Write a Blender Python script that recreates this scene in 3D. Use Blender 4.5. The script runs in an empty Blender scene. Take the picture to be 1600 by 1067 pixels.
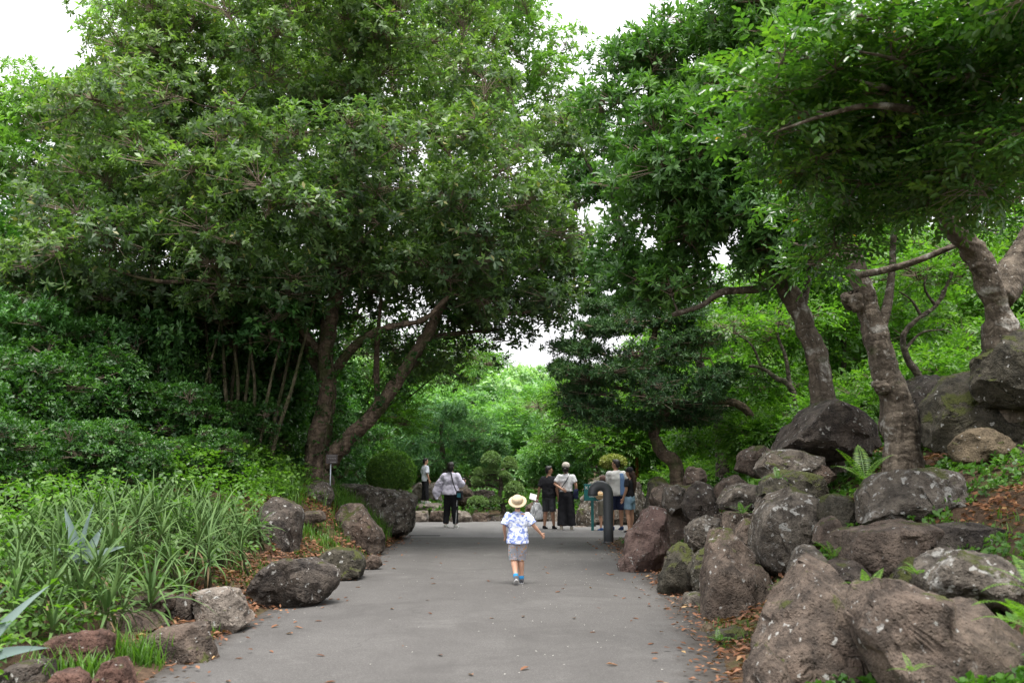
import bpy, bmesh, math, random
import numpy as np
from mathutils import Vector, Matrix, Euler, noise

R = math.radians
scene = bpy.context.scene
COL = scene.collection

# ------------------------------------------------------------------ camera
FPX = 1556.0                      # focal length in photograph pixels (35 mm on full frame)
CAM_H = 1.45
PITCH = math.atan((735 - 533.5) / FPX)
cam_d = bpy.data.cameras.new('camera'); cam = bpy.data.objects.new('camera', cam_d); COL.objects.link(cam)
cam.location = (0, 0, CAM_H); cam.rotation_euler = (math.pi / 2 + PITCH, 0, 0)
cam_d.lens = 35.0; cam_d.sensor_width = 36.0; cam_d.clip_end = 2000; cam_d.clip_start = 0.05
cam_d.dof.use_dof = True; cam_d.dof.focus_distance = 16.0; cam_d.dof.aperture_fstop = 2.4
scene.camera = cam

# ------------------------------------------------------------------ overcast sky and soft sun
SUN_EL, SUN_AZ = R(77), R(172)     # azimuth measured from +Y towards +X
world = bpy.data.worlds.new('World'); scene.world = world; world.use_nodes = True
wn = world.node_tree; wn.nodes.clear()
sky = wn.nodes.new('ShaderNodeTexSky'); sky.sky_type = 'NISHITA'; sky.sun_disc = False
sky.sun_elevation = SUN_EL; sky.sun_rotation = SUN_AZ; sky.dust_density = 4.0; sky.ozone_density = 1.0
hs = wn.nodes.new('ShaderNodeHueSaturation'); hs.inputs['Saturation'].default_value = 0.10
mixw = wn.nodes.new('ShaderNodeMix'); mixw.data_type = 'RGBA'; mixw.inputs[0].default_value = 0.85
# closed cloud cover: the standard overcast sky, (1 + 2 sin h) / 3 of the zenith brightness
tc = wn.nodes.new('ShaderNodeTexCoord'); sx_ = wn.nodes.new('ShaderNodeSeparateXYZ'); wn.links.new(tc.outputs['Generated'], sx_.inputs[0])
mr = wn.nodes.new('ShaderNodeMapRange'); mr.inputs[3].default_value = 1 / 3; mr.inputs[4].default_value = 1.0; wn.links.new(sx_.outputs[2], mr.inputs[0])
cc_ = wn.nodes.new('ShaderNodeVectorMath'); cc_.operation = 'SCALE'; cc_.inputs[0].default_value = (9.9, 9.9, 10.2); wn.links.new(mr.outputs[0], cc_.inputs['Scale'])
bg = wn.nodes.new('ShaderNodeBackground'); bg.inputs[1].default_value = 0.10
wo = wn.nodes.new('ShaderNodeOutputWorld')
wn.links.new(sky.outputs[0], hs.inputs['Color']); wn.links.new(hs.outputs[0], mixw.inputs[6]); wn.links.new(cc_.outputs[0], mixw.inputs[7])
wn.links.new(mixw.outputs[2], bg.inputs[0]); wn.links.new(bg.outputs[0], wo.inputs[0])

sd = bpy.data.lights.new('sun', 'SUN'); sd.energy = 1.5; sd.angle = R(25); sd.color = (1.0, 0.96, 0.90)
sun = bpy.data.objects.new('sun', sd); COL.objects.link(sun)
_sv = Vector((math.sin(SUN_AZ) * math.cos(SUN_EL), math.cos(SUN_AZ) * math.cos(SUN_EL), math.sin(SUN_EL)))
sun.rotation_euler = _sv.to_track_quat('Z', 'Y').to_euler(); sun.location = (0, 0, 60)

vs = scene.view_settings
vs.view_transform = 'Standard'; vs.look = 'None'; vs.gamma = 1.0; vs.use_curve_mapping = False
vs.exposure = 1.82
cy = scene.cycles
cy.use_denoising = True
cy.max_bounces = 9; cy.diffuse_bounces = 6; cy.glossy_bounces = 2; cy.transmission_bounces = 5
cy.transparent_max_bounces = 4; cy.caustics_reflective = False; cy.caustics_refractive = False
cy.sample_clamp_indirect = 6.0

# ------------------------------------------------------------------ helpers
def ray(px, py):
    u = (px - 800.0) / FPX; v = (533.5 - py) / FPX
    c, s = math.cos(PITCH), math.sin(PITCH)
    return Vector((u, c - v * s, s + v * c))

def at(px, py, Y):
    d = ray(px, py); k = Y / d.y
    return Vector((d.x * k, Y, CAM_H + d.z * k))

def on_ground(px, py, z=0.0):
    d = ray(px, py); k = (z - CAM_H) / d.z
    return Vector((d.x * k, d.y * k, z))

def tag(o, label=None, cat=None, group=None, kind=None):
    if label: o['label'] = label
    if cat: o['category'] = cat
    if group: o['group'] = group
    if kind: o['kind'] = kind
    return o

def link(name, me, mat=None, parent=None, loc=None):
    o = bpy.data.objects.new(name, me); COL.objects.link(o)
    if mat is not None and len(me.materials) == 0: me.materials.append(mat)
    if parent is not None: o.parent = parent
    if loc is not None: o.location = loc
    return o

def empty(name, loc=(0, 0, 0), rz=0.0):
    o = bpy.data.objects.new(name, None); COL.objects.link(o)
    o.location = loc; o.rotation_euler = (0, 0, rz); o.empty_display_size = 0.2
    return o

def copy_tree(o, parent=None):
    c = o.copy(); COL.objects.link(c); c.parent = parent
    for ch in list(KIDS.get(o.name, ())):
        copy_tree(ch, c)
    return c

KIDS = {}
def child(name, me, mat, parent, loc=None):
    o = link(name, me, mat, parent, loc)
    KIDS.setdefault(parent.name, []).append(o)
    return o

def quad_mesh(name, V, Q, rnd=None):
    V = np.ascontiguousarray(V, dtype=np.float32); Q = np.ascontiguousarray(Q, dtype=np.int32)
    me = bpy.data.meshes.new(name)
    me.vertices.add(len(V)); me.vertices.foreach_set('co', V.ravel())
    me.loops.add(Q.size); me.loops.foreach_set('vertex_index', Q.ravel())
    me.polygons.add(len(Q)); me.polygons.foreach_set('loop_start', np.arange(len(Q), dtype=np.int32) * 4)
    if rnd is not None:
        a = me.attributes.new('rnd', 'FLOAT', 'FACE'); a.data.foreach_set('value', np.ascontiguousarray(rnd, dtype=np.float32))
    me.update(calc_edges=True)
    return me

def nrm(a):
    return a / np.maximum(np.linalg.norm(a, axis=-1, keepdims=True), 1e-9)

class MB:
    """collects quads / polygons for one mesh"""
    def __init__(s): s.v = []; s.f = []; s.m = []
    def add(s, verts, faces, mat=0):
        o = len(s.v); s.v += [tuple(p) for p in verts]
        for f in faces: s.f.append([i + o for i in f]); s.m.append(mat)
    def tube(s, pts, radii, sides=8, cap=True, mat=0, squash=None):
        pts = [Vector(p) for p in pts]; n = len(pts); rings = []
        t0 = (pts[1] - pts[0]).normalized()
        up = Vector((0, 0, 1)) if abs(t0.z) < 0.9 else Vector((0, 1, 0))
        a = t0.cross(up).normalized()
        for i, p in enumerate(pts):
            t = (pts[min(i + 1, n - 1)] - pts[max(i - 1, 0)]).normalized()
            a = (a - t * a.dot(t)).normalized(); b = t.cross(a)
            r = radii[i] if hasattr(radii, '__len__') else radii
            ra, rb = r if hasattr(r, '__len__') else (r, r)
            rings.append([p + a * ra * math.cos(2 * math.pi * k / sides) + b * rb * math.sin(2 * math.pi * k / sides) for k in range(sides)])
        V = [q for r_ in rings for q in r_]; F = []
        for i in range(n - 1):
            for k in range(sides):
                k2 = (k + 1) % sides
                F.append([i * sides + k, i * sides + k2, (i + 1) * sides + k2, (i + 1) * sides + k])
        if cap:
            F.append(list(range(sides))[::-1]); F.append([(n - 1) * sides + k for k in range(sides)])
        s.add(V, F, mat)
    def loft(s, secs, sides=16, mat=0):
        """secs: (z, rx, ry, cx, cy) horizontal elliptical sections"""
        V = []; F = []
        for z, rx, ry, cx, cyy in secs:
            for k in range(sides):
                a = 2 * math.pi * k / sides
                V.append((cx + rx * math.cos(a), cyy + ry * math.sin(a), z))
        n = len(secs)
        for i in range(n - 1):
            for k in range(sides):
                k2 = (k + 1) % sides
                F.append([i * sides + k, i * sides + k2, (i + 1) * sides + k2, (i + 1) * sides + k])
        F.append(list(range(sides))[::-1]); F.append([(n - 1) * sides + k for k in range(sides)])
        s.add(V, F, mat)
    def ell(s, c, r, rot=None, seg=14, mat=0):
        c = Vector(c); V = []; F = []; n = seg // 2 + 1
        M = rot.to_matrix() if rot is not None else Matrix.Identity(3)
        for i in range(n):
            th = math.pi * (i + 0.02 * (i == 0) - 0.02 * (i == n - 1)) / (n - 1)
            for k in range(seg):
                ph = 2 * math.pi * k / seg
                V.append(c + M @ Vector((r[0] * math.sin(th) * math.cos(ph), r[1] * math.sin(th) * math.sin(ph), r[2] * math.cos(th))))
        for i in range(n - 1):
            for k in range(seg):
                k2 = (k + 1) % seg
                F.append([i * seg + k, (i + 1) * seg + k, (i + 1) * seg + k2, i * seg + k2])
        F.append(list(range(seg))); F.append([(n - 1) * seg + k for k in range(seg)][::-1])
        s.add(V, F, mat)
    def box(s, c, h, rot=None, mat=0):
        c = Vector(c); M = rot.to_matrix() if rot is not None else Matrix.Identity(3)
        V = [c + M @ Vector((sx * h[0], sy * h[1], sz * h[2])) for sz in (-1, 1) for sy in (-1, 1) for sx in (-1, 1)]
        s.add(V, [[0, 2, 3, 1], [4, 5, 7, 6], [0, 1, 5, 4], [2, 6, 7, 3], [0, 4, 6, 2], [1, 3, 7, 5]], mat)
    def mesh(s, name, smooth=True, mats=None, sharp=None):
        me = bpy.data.meshes.new(name); me.from_pydata(s.v, [], s.f)
        if mats:
            for m in mats: me.materials.append(m)
            me.polygons.foreach_set('material_index', s.m)
        me.polygons.foreach_set('use_smooth', [smooth] * len(me.polygons))
        if sharp: me.set_sharp_from_angle(angle=R(sharp))
        me.update(); return me

BAKE = bpy.data.scenes.new('bake')      # workbench scene for modifiers, removed at the end
def bake(me, mods):
    """run modifiers over a mesh and keep the result"""
    o = bpy.data.objects.new('tmp', me); BAKE.collection.objects.link(o)
    for kind, props in mods:
        m = o.modifiers.new(kind.lower(), kind)
        for k, v in props.items(): setattr(m, k, v)
    with bpy.context.temp_override(scene=BAKE, view_layer=BAKE.view_layers[0]):
        dg = bpy.context.evaluated_depsgraph_get()
        out = bpy.data.meshes.new_from_object(o.evaluated_get(dg), depsgraph=dg)
    bpy.data.objects.remove(o); bpy.data.meshes.remove(me)
    return out

def catmull(pts, n=5):
    P = [Vector(p) for p in pts]; P = [P[0] * 2 - P[1]] + P + [P[-1] * 2 - P[-2]]; out = []
    for i in range(1, len(P) - 2):
        for k in range(n):
            t = k / n
            out.append(0.5 * ((2 * P[i]) + (P[i + 1] - P[i - 1]) * t + (2 * P[i - 1] - 5 * P[i] + 4 * P[i + 1] - P[i + 2]) * t * t + (3 * P[i] - P[i - 1] - 3 * P[i + 1] + P[i + 2]) * t ** 3))
    out.append(P[-2]); return out

# ------------------------------------------------------------------ materials
class N:
    def __init__(s, name):
        s.mat = bpy.data.materials.new(name); s.mat.use_nodes = True; s.t = s.mat.node_tree; s.t.nodes.clear()
    def n(s, typ, **kw):
        nd = s.t.nodes.new(typ)
        for k, v in kw.items():
            if k.startswith('i_'):
                key = k[2:]; key = int(key) if key.isdigit() else key.replace('_', ' ')
                nd.inputs[key].default_value = v
            else: setattr(nd, k, v)
        return nd
    def l(s, a, b): s.t.links.new(a, b)
    def coord(s, kind='Object'): return s.n('ShaderNodeTexCoord').outputs[kind]
    def noise(s, vec, scale, detail=4.0, rough=0.55, dist=0.0):
        nd = s.n('ShaderNodeTexNoise'); nd.inputs['Scale'].default_value = scale; nd.inputs['Detail'].default_value = detail
        nd.inputs['Roughness'].default_value = rough; nd.inputs['Distortion'].default_value = dist
        if vec is not None: s.l(vec, nd.inputs['Vector'])
        return nd.outputs[0]
    def ramp(s, fac, stops, interp='LINEAR'):
        nd = s.n('ShaderNodeValToRGB'); cr = nd.color_ramp; cr.interpolation = interp
        while len(cr.elements) < len(stops): cr.elements.new(0.5)
        for e, (p, c) in zip(cr.elements, stops):
            e.position = p; e.color = (c[0], c[1], c[2], 1) if hasattr(c, '__len__') else (c, c, c, 1)
        s.l(fac, nd.inputs[0]); return nd.outputs[0]
    def mix(s, fac, a, b, mode='MIX'):
        nd = s.n('ShaderNodeMix'); nd.data_type = 'RGBA'; nd.blend_type = mode
        for sock, v in ((0, fac), (6, a), (7, b)):
            if isinstance(v, (int, float)): nd.inputs[sock].default_value = v
            elif isinstance(v, tuple): nd.inputs[sock].default_value = (v + (1,))[:4]
            else: s.l(v, nd.inputs[sock])
        return nd.outputs[2]
    def math(s, op, a, b=None):
        nd = s.n('ShaderNodeMath'); nd.operation = op
        for i, v in enumerate((a, b)):
            if v is None: continue
            if isinstance(v, (int, float)): nd.inputs[i].default_value = v
            else: s.l(v, nd.inputs[i])
        return nd.outputs[0]
    def bump(s, h, strength=0.3, dist=0.02, normal=None):
        nd = s.n('ShaderNodeBump'); nd.inputs['Strength'].default_value = strength; nd.inputs['Distance'].default_value = dist
        s.l(h, nd.inputs['Height'])
        if normal is not None: s.l(normal, nd.inputs['Normal'])
        return nd.outputs[0]
    def principled(s, col, rough=0.8, spec=0.3, normal=None, metal=0.0, **kw):
        nd = s.n('ShaderNodeBsdfPrincipled')
        if isinstance(col, tuple): nd.inputs['Base Color'].default_value = (col + (1,))[:4]
        else: s.l(col, nd.inputs['Base Color'])
        if isinstance(rough, (int, float)): nd.inputs['Roughness'].default_value = rough
        else: s.l(rough, nd.inputs['Roughness'])
        nd.inputs['Specular IOR Level'].default_value = spec; nd.inputs['Metallic'].default_value = metal
        if normal is not None: s.l(normal, nd.inputs['Normal'])
        return nd.outputs[0]
    def out(s, sh):
        o = s.n('ShaderNodeOutputMaterial'); s.l(sh, o.inputs[0]); return s.mat

def leaf_mat(name, dark, mid, light, accent=None, trans=0.30, rough=0.42, spec=0.45, patch=0.35, acc_at=0.965):
    m = N(name)
    r = m.n('ShaderNodeAttribute', attribute_name='rnd').outputs['Fac']
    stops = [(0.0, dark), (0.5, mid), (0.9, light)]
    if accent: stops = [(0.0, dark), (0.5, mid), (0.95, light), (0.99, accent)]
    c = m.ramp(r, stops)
    pn = m.noise(m.coord('Object'), patch, 2.0)
    c = m.mix(m.ramp(pn, [(0.35, 0.0), (0.7, 1.0)]), c, m.mix(1.0, c, (1.14, 1.08, 0.82), 'MULTIPLY'))
    p = m.principled(c, rough, spec)
    tr = m.n('ShaderNodeBsdfTranslucent'); m.l(m.mix(1.0, c, (1.45, 1.75, 0.60), 'MULTIPLY'), tr.inputs[0])
    mx = m.n('ShaderNodeMixShader'); mx.inputs[0].default_value = trans
    m.l(p, mx.inputs[1]); m.l(tr.outputs[0], mx.inputs[2])
    return m.out(mx.outputs[0])

def plain(name, col, rough=0.7, spec=0.3, metal=0.0, grain=0.08, gscale=30.0, bump=0.0):
    m = N(name); v = m.coord('Object'); n = m.noise(v, gscale, 3.0)
    lo = tuple(c * (1 - grain) for c in col); hi = tuple(min(1, c * (1 + grain)) for c in col)
    c = m.mix(n, lo, hi)
    nb = m.bump(n, bump, 0.01) if bump else None
    return m.out(m.principled(c, rough, spec, nb, metal))

def bark_mat(name, dark, light, lichen=None, lich_at=0.62, moss=0.0, scale=1.0):
    m = N(name); v = m.coord('Object')
    mp = m.n('ShaderNodeMapping'); m.l(v, mp.inputs[0]); mp.inputs['Scale'].default_value = (1, 1, 0.35)
    n1 = m.noise(mp.outputs[0], 9 * scale, 6, 0.65, 0.6); n2 = m.noise(v, 40 * scale, 4)
    c = m.mix(m.ramp(n1, [(0.38, 0.0), (0.64, 1.0)]), tuple(x * 0.8 for x in dark), light)
    n4 = m.noise(v, 1.7 * scale, 5, 0.6, 0.5); c = m.mix(m.ramp(n4, [(0.45, 0.0), (0.68, 0.65)]), c, tuple(x * 0.55 for x in light))
    rg_ = m.n('ShaderNodeTexWave', wave_type='BANDS', bands_direction='Z'); rg_.inputs['Scale'].default_value = 2.6; rg_.inputs['Distortion'].default_value = 9.0; rg_.inputs['Detail'].default_value = 4.0; rg_.inputs['Detail Scale'].default_value = 2.0; m.l(v, rg_.inputs[0])
    c = m.mix(m.ramp(rg_.outputs[1], [(0.0, 0.45), (0.25, 0.0)]), c, tuple(x * 0.6 for x in dark))
    c = m.mix(m.math('MULTIPLY', n2, 0.35), c, (0.03, 0.025, 0.02))
    if lichen:
        ln = m.noise(v, 3.2 * scale, 5, 0.6, 0.4)
        c = m.mix(m.math('MULTIPLY', m.ramp(ln, [(lich_at - 0.03, 0.0), (lich_at + 0.06, 0.85)]), m.ramp(n2, [(0.3, 0.3), (0.6, 1.0)])), c, lichen)
        sp = m.noise(v, 22 * scale, 2); c = m.mix(m.ramp(sp, [(0.66, 0.0), (0.70, 0.6)]), c, lichen)
    if moss:
        mn = m.noise(v, 2.0 * scale, 5, 0.6)
        c = m.mix(m.ramp(mn, [(0.6 - moss * 0.2, 0.0), (0.72 - moss * 0.2, 0.8)]), c, (0.045, 0.06, 0.018))
    h = m.math('ADD', m.math('ADD', n1, m.math('MULTIPLY', n2, 0.35)), m.math('MULTIPLY', rg_.outputs[1], 0.25))
    return m.out(m.principled(c, 0.9, 0.2, m.bump(h, 0.9, 0.05)))

def rock_mat(name, dark, light, lichen=0.5, moss=0.5, tint=(0.20, 0.13, 0.10), rough_scale=1.0):
    m = N(name); v = m.coord('Object')
    oi = m.n('ShaderNodeObjectInfo').outputs['Random']
    off = m.n('ShaderNodeVectorMath', operation='ADD'); m.l(v, off.inputs[0])
    cb = m.n('ShaderNodeCombineXYZ'); m.l(m.math('MULTIPLY', oi, 57.0), cb.inputs[0]); m.l(m.math('MULTIPLY', oi, 23.0), cb.inputs[1])
    m.l(cb.outputs[0], off.inputs[1]); v = off.outputs[0]
    big = m.noise(v, 1.6 * rough_scale, 6, 0.6, 0.5); mid = m.noise(v, 7 * rough_scale, 6, 0.65); fine = m.noise(v, 38 * rough_scale, 4, 0.7)
    c = m.mix(m.ramp(mid, [(0.36, 0.0), (0.64, 1.0)]), tuple(x * 0.8 for x in dark), tuple(x * 1.12 for x in light))
    c = m.mix(m.ramp(big, [(0.48, 0.0), (0.68, 0.75)]), c, tint)
    c = m.mix(m.ramp(fine, [(0.28, 0.55), (0.48, 0.0)]), c, tuple(x * 0.35 for x in dark))
    # dark hairline cracks and seepage streaks
    wv = m.n('ShaderNodeVectorMath', operation='ADD'); m.l(v, wv.inputs[0]); sc_ = m.n('ShaderNodeVectorMath', operation='SCALE'); sc_.inputs['Scale'].default_value = 0.5
    nn = m.n('ShaderNodeTexNoise'); nn.inputs['Scale'].default_value = 2.5; nn.inputs['Detail'].default_value = 5.0; m.l(v, nn.inputs['Vector']); m.l(nn.outputs[1], sc_.inputs[0]); m.l(sc_.outputs[0], wv.inputs[1])
    vc = m.n('ShaderNodeTexVoronoi', feature='DISTANCE_TO_EDGE'); vc.inputs['Scale'].default_value = 2.1 * rough_scale; m.l(wv.outputs[0], vc.inputs['Vector'])
    crack = m.ramp(vc.outputs['Distance'], [(0.0, 1.0), (0.035, 0.0)])
    c = m.mix(m.math('MULTIPLY', crack, m.ramp(big, [(0.52, 0.0), (0.64, 0.7)])), c, tuple(x * 0.4 for x in dark))
    stn = m.n('ShaderNodeMapping'); m.l(v, stn.inputs[0]); stn.inputs['Scale'].default_value = (1, 1, 0.22)
    c = m.mix(m.ramp(m.noise(stn.outputs[0], 6.0, 5, 0.65), [(0.52, 0.0), (0.72, 0.6)]), c, tuple(x * 0.5 for x in dark))
    vo = m.n('ShaderNodeTexVoronoi'); vo.inputs['Scale'].default_value = 34 * rough_scale; m.l(v, vo.inputs['Vector'])
    pits = m.ramp(vo.outputs['Distance'], [(0.0, 0.0), (0.35, 1.0)])
    # pale lichen: big soft-edged patches and small spots
    ln = m.noise(v, 4.0, 8, 0.72, 0.3); ls = m.noise(v, 15.0, 3, 0.5)
    la = m.ramp(ln, [(0.68 - lichen * 0.10, 0.0), (0.78 - lichen * 0.10, 0.8)])
    lb = m.ramp(ls, [(0.69 - lichen * 0.06, 0.0), (0.715 - lichen * 0.06, 0.85)])
    geo = m.n('ShaderNodeNewGeometry'); sx = m.n('ShaderNodeSeparateXYZ'); m.l(geo.outputs['Normal'], sx.inputs[0])
    c = m.mix(m.math('MAXIMUM', la, lb), c, m.mix(fine, (0.30, 0.295, 0.275), (0.50, 0.49, 0.46)))
    # chalky crust along ridges and edges
    ed = m.math('ADD', m.ramp(geo.outputs['Pointiness'], [(0.50, 0.0), (0.58, 1.0)]), m.math('MULTIPLY', m.math('SUBTRACT', ln, 0.62), 3.0))
    c = m.mix(m.ramp(ed, [(0.45, 0.0), (0.8, 0.55)]), c, (0.36, 0.345, 0.315))
    # moss cushions on the faces that look up
    mn = m.math('ADD', m.noise(v, 3.0, 5, 0.65), m.math('MULTIPLY', sx.outputs[2], 0.30))
    ma = m.ramp(mn, [(0.86 - moss * 0.12, 0.0), (0.93 - moss * 0.12, 0.95)])
    c = m.mix(ma, c, m.mix(fine, (0.028, 0.035, 0.010), (0.095, 0.105, 0.022)))
    h = m.math('ADD', m.math('MULTIPLY', mid, 1.0), m.math('ADD', m.math('MULTIPLY', fine, 0.45), m.math('MULTIPLY', pits, 0.3)))
    h = m.math('SUBTRACT', m.math('ADD', h, m.math('MULTIPLY', ma, 0.3)), m.math('MULTIPLY', crack, m.ramp(big, [(0.50, 0.0), (0.64, 0.5)])))
    return m.out(m.principled(c, 0.88, 0.25, m.bump(h, 1.0, 0.075)))

M = {}
M['rock'] = rock_mat('basalt_brown', (0.061, 0.048, 0.039), (0.159, 0.122, 0.096), 0.42, 0.45, (0.128, 0.089, 0.068))
M['rock_dark'] = rock_mat('basalt_dark', (0.036, 0.030, 0.027), (0.112, 0.093, 0.077), 0.60, 0.45, (0.083, 0.063, 0.049))
M['rock_pink'] = rock_mat('basalt_pink', (0.083, 0.055, 0.047), (0.207, 0.143, 0.122), 0.50, 0.15, (0.175, 0.110, 0.095))
M['rock_lichen'] = rock_mat('basalt_lichened', (0.057, 0.048, 0.040), (0.174, 0.149, 0.122), 1.10, 0.45, (0.117, 0.093, 0.071))
M['rock_moss'] = rock_mat('basalt_mossy', (0.034, 0.031, 0.022), (0.092, 0.081, 0.061), 0.35, 1.35, (0.067, 0.060, 0.035))
M['rock_tan'] = rock_mat('stone_tan', (0.106, 0.081, 0.052), (0.207, 0.160, 0.105), 0.20, 0.55, (0.159, 0.121, 0.075))
M['rock_red'] = rock_mat('basalt_red', (0.052, 0.028, 0.021), (0.143, 0.079, 0.060), 0.40, 0.25, (0.113, 0.060, 0.044))
M['rock_pale'] = rock_mat('stone_pale', (0.126, 0.106, 0.087), (0.290, 0.248, 0.210), 0.80, 0.25, (0.223, 0.175, 0.144))
M['bark_brown'] = bark_mat('bark_brown', (0.075, 0.055, 0.040), (0.263, 0.194, 0.140), (0.312, 0.275, 0.237), 0.72, 0.5)
M['bark_lichen'] = bark_mat('bark_lichened', (0.080, 0.064, 0.048), (0.212, 0.173, 0.133), (0.468, 0.456, 0.415), 0.61, 0.1)
M['bark_grey'] = bark_mat('bark_grey', (0.062, 0.053, 0.044), (0.188, 0.156, 0.125), (0.375, 0.362, 0.325), 0.70, 0.3)
M['bark_stem'] = bark_mat('bark_stem', (0.084, 0.074, 0.049), (0.232, 0.197, 0.124), None, 0.7, 0.7, 2.0)
M['twig'] = plain('twig_bark', (0.20, 0.155, 0.118), 0.9, 0.2, grain=0.4, gscale=12)
M['lf_bay'] = leaf_mat('leaf_bayberry', (0.052, 0.096, 0.048), (0.088, 0.155, 0.066), (0.169, 0.269, 0.085), (0.294, 0.291, 0.128), 0.36)
M['lf_baylite'] = leaf_mat('leaf_bayberry_fresh', (0.075, 0.157, 0.047), (0.140, 0.278, 0.066), (0.233, 0.405, 0.095), (0.447, 0.296, 0.127), 0.34)
M['lf_right'] = leaf_mat('leaf_oblong', (0.047, 0.114, 0.039), (0.081, 0.185, 0.054), (0.143, 0.286, 0.069), None, 0.30)
M['lf_gloss'] = leaf_mat('leaf_glossy', (0.032, 0.084, 0.024), (0.061, 0.150, 0.034), (0.134, 0.260, 0.043), (0.538, 0.269, 0.053), 0.34, 0.26, 0.6, 0.5, 0.992)
M['lf_lime'] = leaf_mat('leaf_lime', (0.052, 0.124, 0.024), (0.085, 0.194, 0.033), (0.143, 0.270, 0.043), None, 0.46)
M['lf_dark'] = leaf_mat('leaf_dark', (0.034, 0.101, 0.032), (0.062, 0.166, 0.045), (0.106, 0.254, 0.063), None, 0.25)
M['lf_pine'] = leaf_mat('leaf_podocarp', (0.022, 0.057, 0.026), (0.041, 0.099, 0.037), (0.076, 0.151, 0.051), None, 0.18, 0.5, 0.3)
M['lf_shrub'] = leaf_mat('leaf_shrub', (0.019, 0.062, 0.018), (0.038, 0.106, 0.026), (0.074, 0.178, 0.035), None, 0.32)
M['lf_mid_hazed'] = leaf_mat('leaf_far_green_hazed', (0.084, 0.189, 0.084), (0.143, 0.295, 0.110), (0.233, 0.423, 0.141), None, 0.32, patch=0.15)  # greens lifted so the leaf colour carries some distance haze
M['lf_far_hazed'] = leaf_mat('leaf_hill_hazed', (0.152, 0.268, 0.146), (0.241, 0.401, 0.205), (0.356, 0.520, 0.263), None, 0.30, patch=0.05)  # aerial haze painted in: hillside leaves made paler than their own green
M['lf_bluepine_hazed'] = leaf_mat('leaf_garden_pine_hazed', (0.062, 0.150, 0.076), (0.105, 0.236, 0.107), (0.173, 0.331, 0.128), None, 0.22, 0.5, 0.3)  # pine green, lightened to paint in the hazy distance
M['lf_topiary'] = leaf_mat('leaf_topiary', (0.077, 0.174, 0.049), (0.138, 0.275, 0.062), (0.245, 0.423, 0.088), None, 0.32)
M['lf_niwaki'] = leaf_mat('leaf_niwaki', (0.120, 0.195, 0.085), (0.160, 0.255, 0.105), (0.205, 0.310, 0.125), None, 0.2, 0.6, 0.2)
M['lf_vine'] = leaf_mat('leaf_vine', (0.044, 0.112, 0.019), (0.075, 0.175, 0.027), (0.122, 0.243, 0.037), None, 0.38)
M['lf_cover'] = leaf_mat('leaf_ground_cover', (0.035, 0.103, 0.018), (0.062, 0.160, 0.024), (0.105, 0.224, 0.032), None, 0.34)
M['grass'] = leaf_mat('grass_blade', (0.040, 0.103, 0.015), (0.066, 0.156, 0.023), (0.105, 0.214, 0.033), None, 0.36)
M['lf_fern'] = leaf_mat('leaf_fern', (0.065, 0.151, 0.019), (0.097, 0.206, 0.026), (0.141, 0.259, 0.034), None, 0.40)
M['lf_fernblue'] = leaf_mat('leaf_fern_deep', (0.027, 0.084, 0.039), (0.043, 0.114, 0.050), (0.065, 0.151, 0.061), None, 0.3)
M['lf_yellow'] = leaf_mat('leaf_yellow_shrub', (0.162, 0.203, 0.054), (0.270, 0.297, 0.095), (0.405, 0.405, 0.149), None, 0.3)
M['litter'] = leaf_mat('leaf_litter', (0.070, 0.032, 0.020), (0.150, 0.070, 0.044), (0.250, 0.130, 0.085), (0.33, 0.22, 0.12), 0.12, 0.8, 0.15)
M['petal'] = plain('petal', (0.55, 0.53, 0.48), 0.8)
# ================================================================== the lie of the land
def xl(y): return np.interp(y, [0, 11, 16, 23, 24.2, 25.5, 29, 31], [-2.57, -2.57, -2.42, -2.42, -3.2, -6.5, -7.5, -7.5])
def xr(y): return np.interp(y, [0, 7.1, 9, 10.8, 14, 21, 22.5, 24, 29], [1.25, 1.5, 1.78, 1.94, 2.05, 2.1, 2.6, 4.0, 4.2])

def sstep(t): t = np.clip(t, 0, 1); return t * t * (3 - 2 * t)

def H(x, y):
    x = np.asarray(x, dtype=float); y = np.asarray(y, dtype=float)
    tl = xl(y) - x; tr = x - xr(y)
    near = np.interp(tl, [0, .4, 1, 2, 4, 8, 30], [0, .14, .30, .48, .75, 1.1, 2.6]) * (0.35 + 0.65 * sstep((y - 7.5) / 4.5))
    far = np.interp(tl, [0, .5, 1, 1.6, 4, 10, 40], [0, .42, .82, 1.12, 1.5, 2.3, 5.0])
    w = sstep((y - 12) / 6.0)
    hl = np.where(tl > 0, near * (1 - w) + far * w, 0)
    hrf = np.interp(tr, [0, .25, .8, 1.5, 2.8, 5, 10, 20, 60], [0, .03, .36, .88, 1.45, 2.1, 3.4, 5.0, 9.0])
    hrn = np.interp(tr, [0, .3, .8, 1.5, 2.2, 3, 5, 10, 20, 60], [0, .02, .12, .40, .74, .98, 1.5, 3.0, 5.0, 9.0])
    wr = sstep((y - 7.2) / 3.6); hr = np.where(tr > 0, hrn * (1 - wr) + hrf * wr, 0)
    hr = hr * (1 - 0.45 * sstep((y - 21) / 4))
    hb = np.where(y > 29.2, np.interp(y - 29.2, [0, .3, 3, 20, 26, 60, 130, 400], [0, .12, .28, .5, .7, 3.5, 9.5, 12]), 0)
    h = np.maximum(np.maximum(hl, hr), hb)
    return np.where(h <= 0, -0.012, h)

def Hs(x, y): return float(H(x, y))

def axis(a, b, step, out, k=1.25):
    c = list(np.arange(a, b + 1e-6, step)); lo, hi, s = c[0], c[-1], step
    pre, post = [], []; s1 = step
    while lo > -out: s1 *= k; lo -= s1; pre.append(lo)
    s1 = step
    while hi < out: s1 *= k; hi += s1; post.append(hi)
    return np.array(pre[::-1] + c + post)

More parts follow.
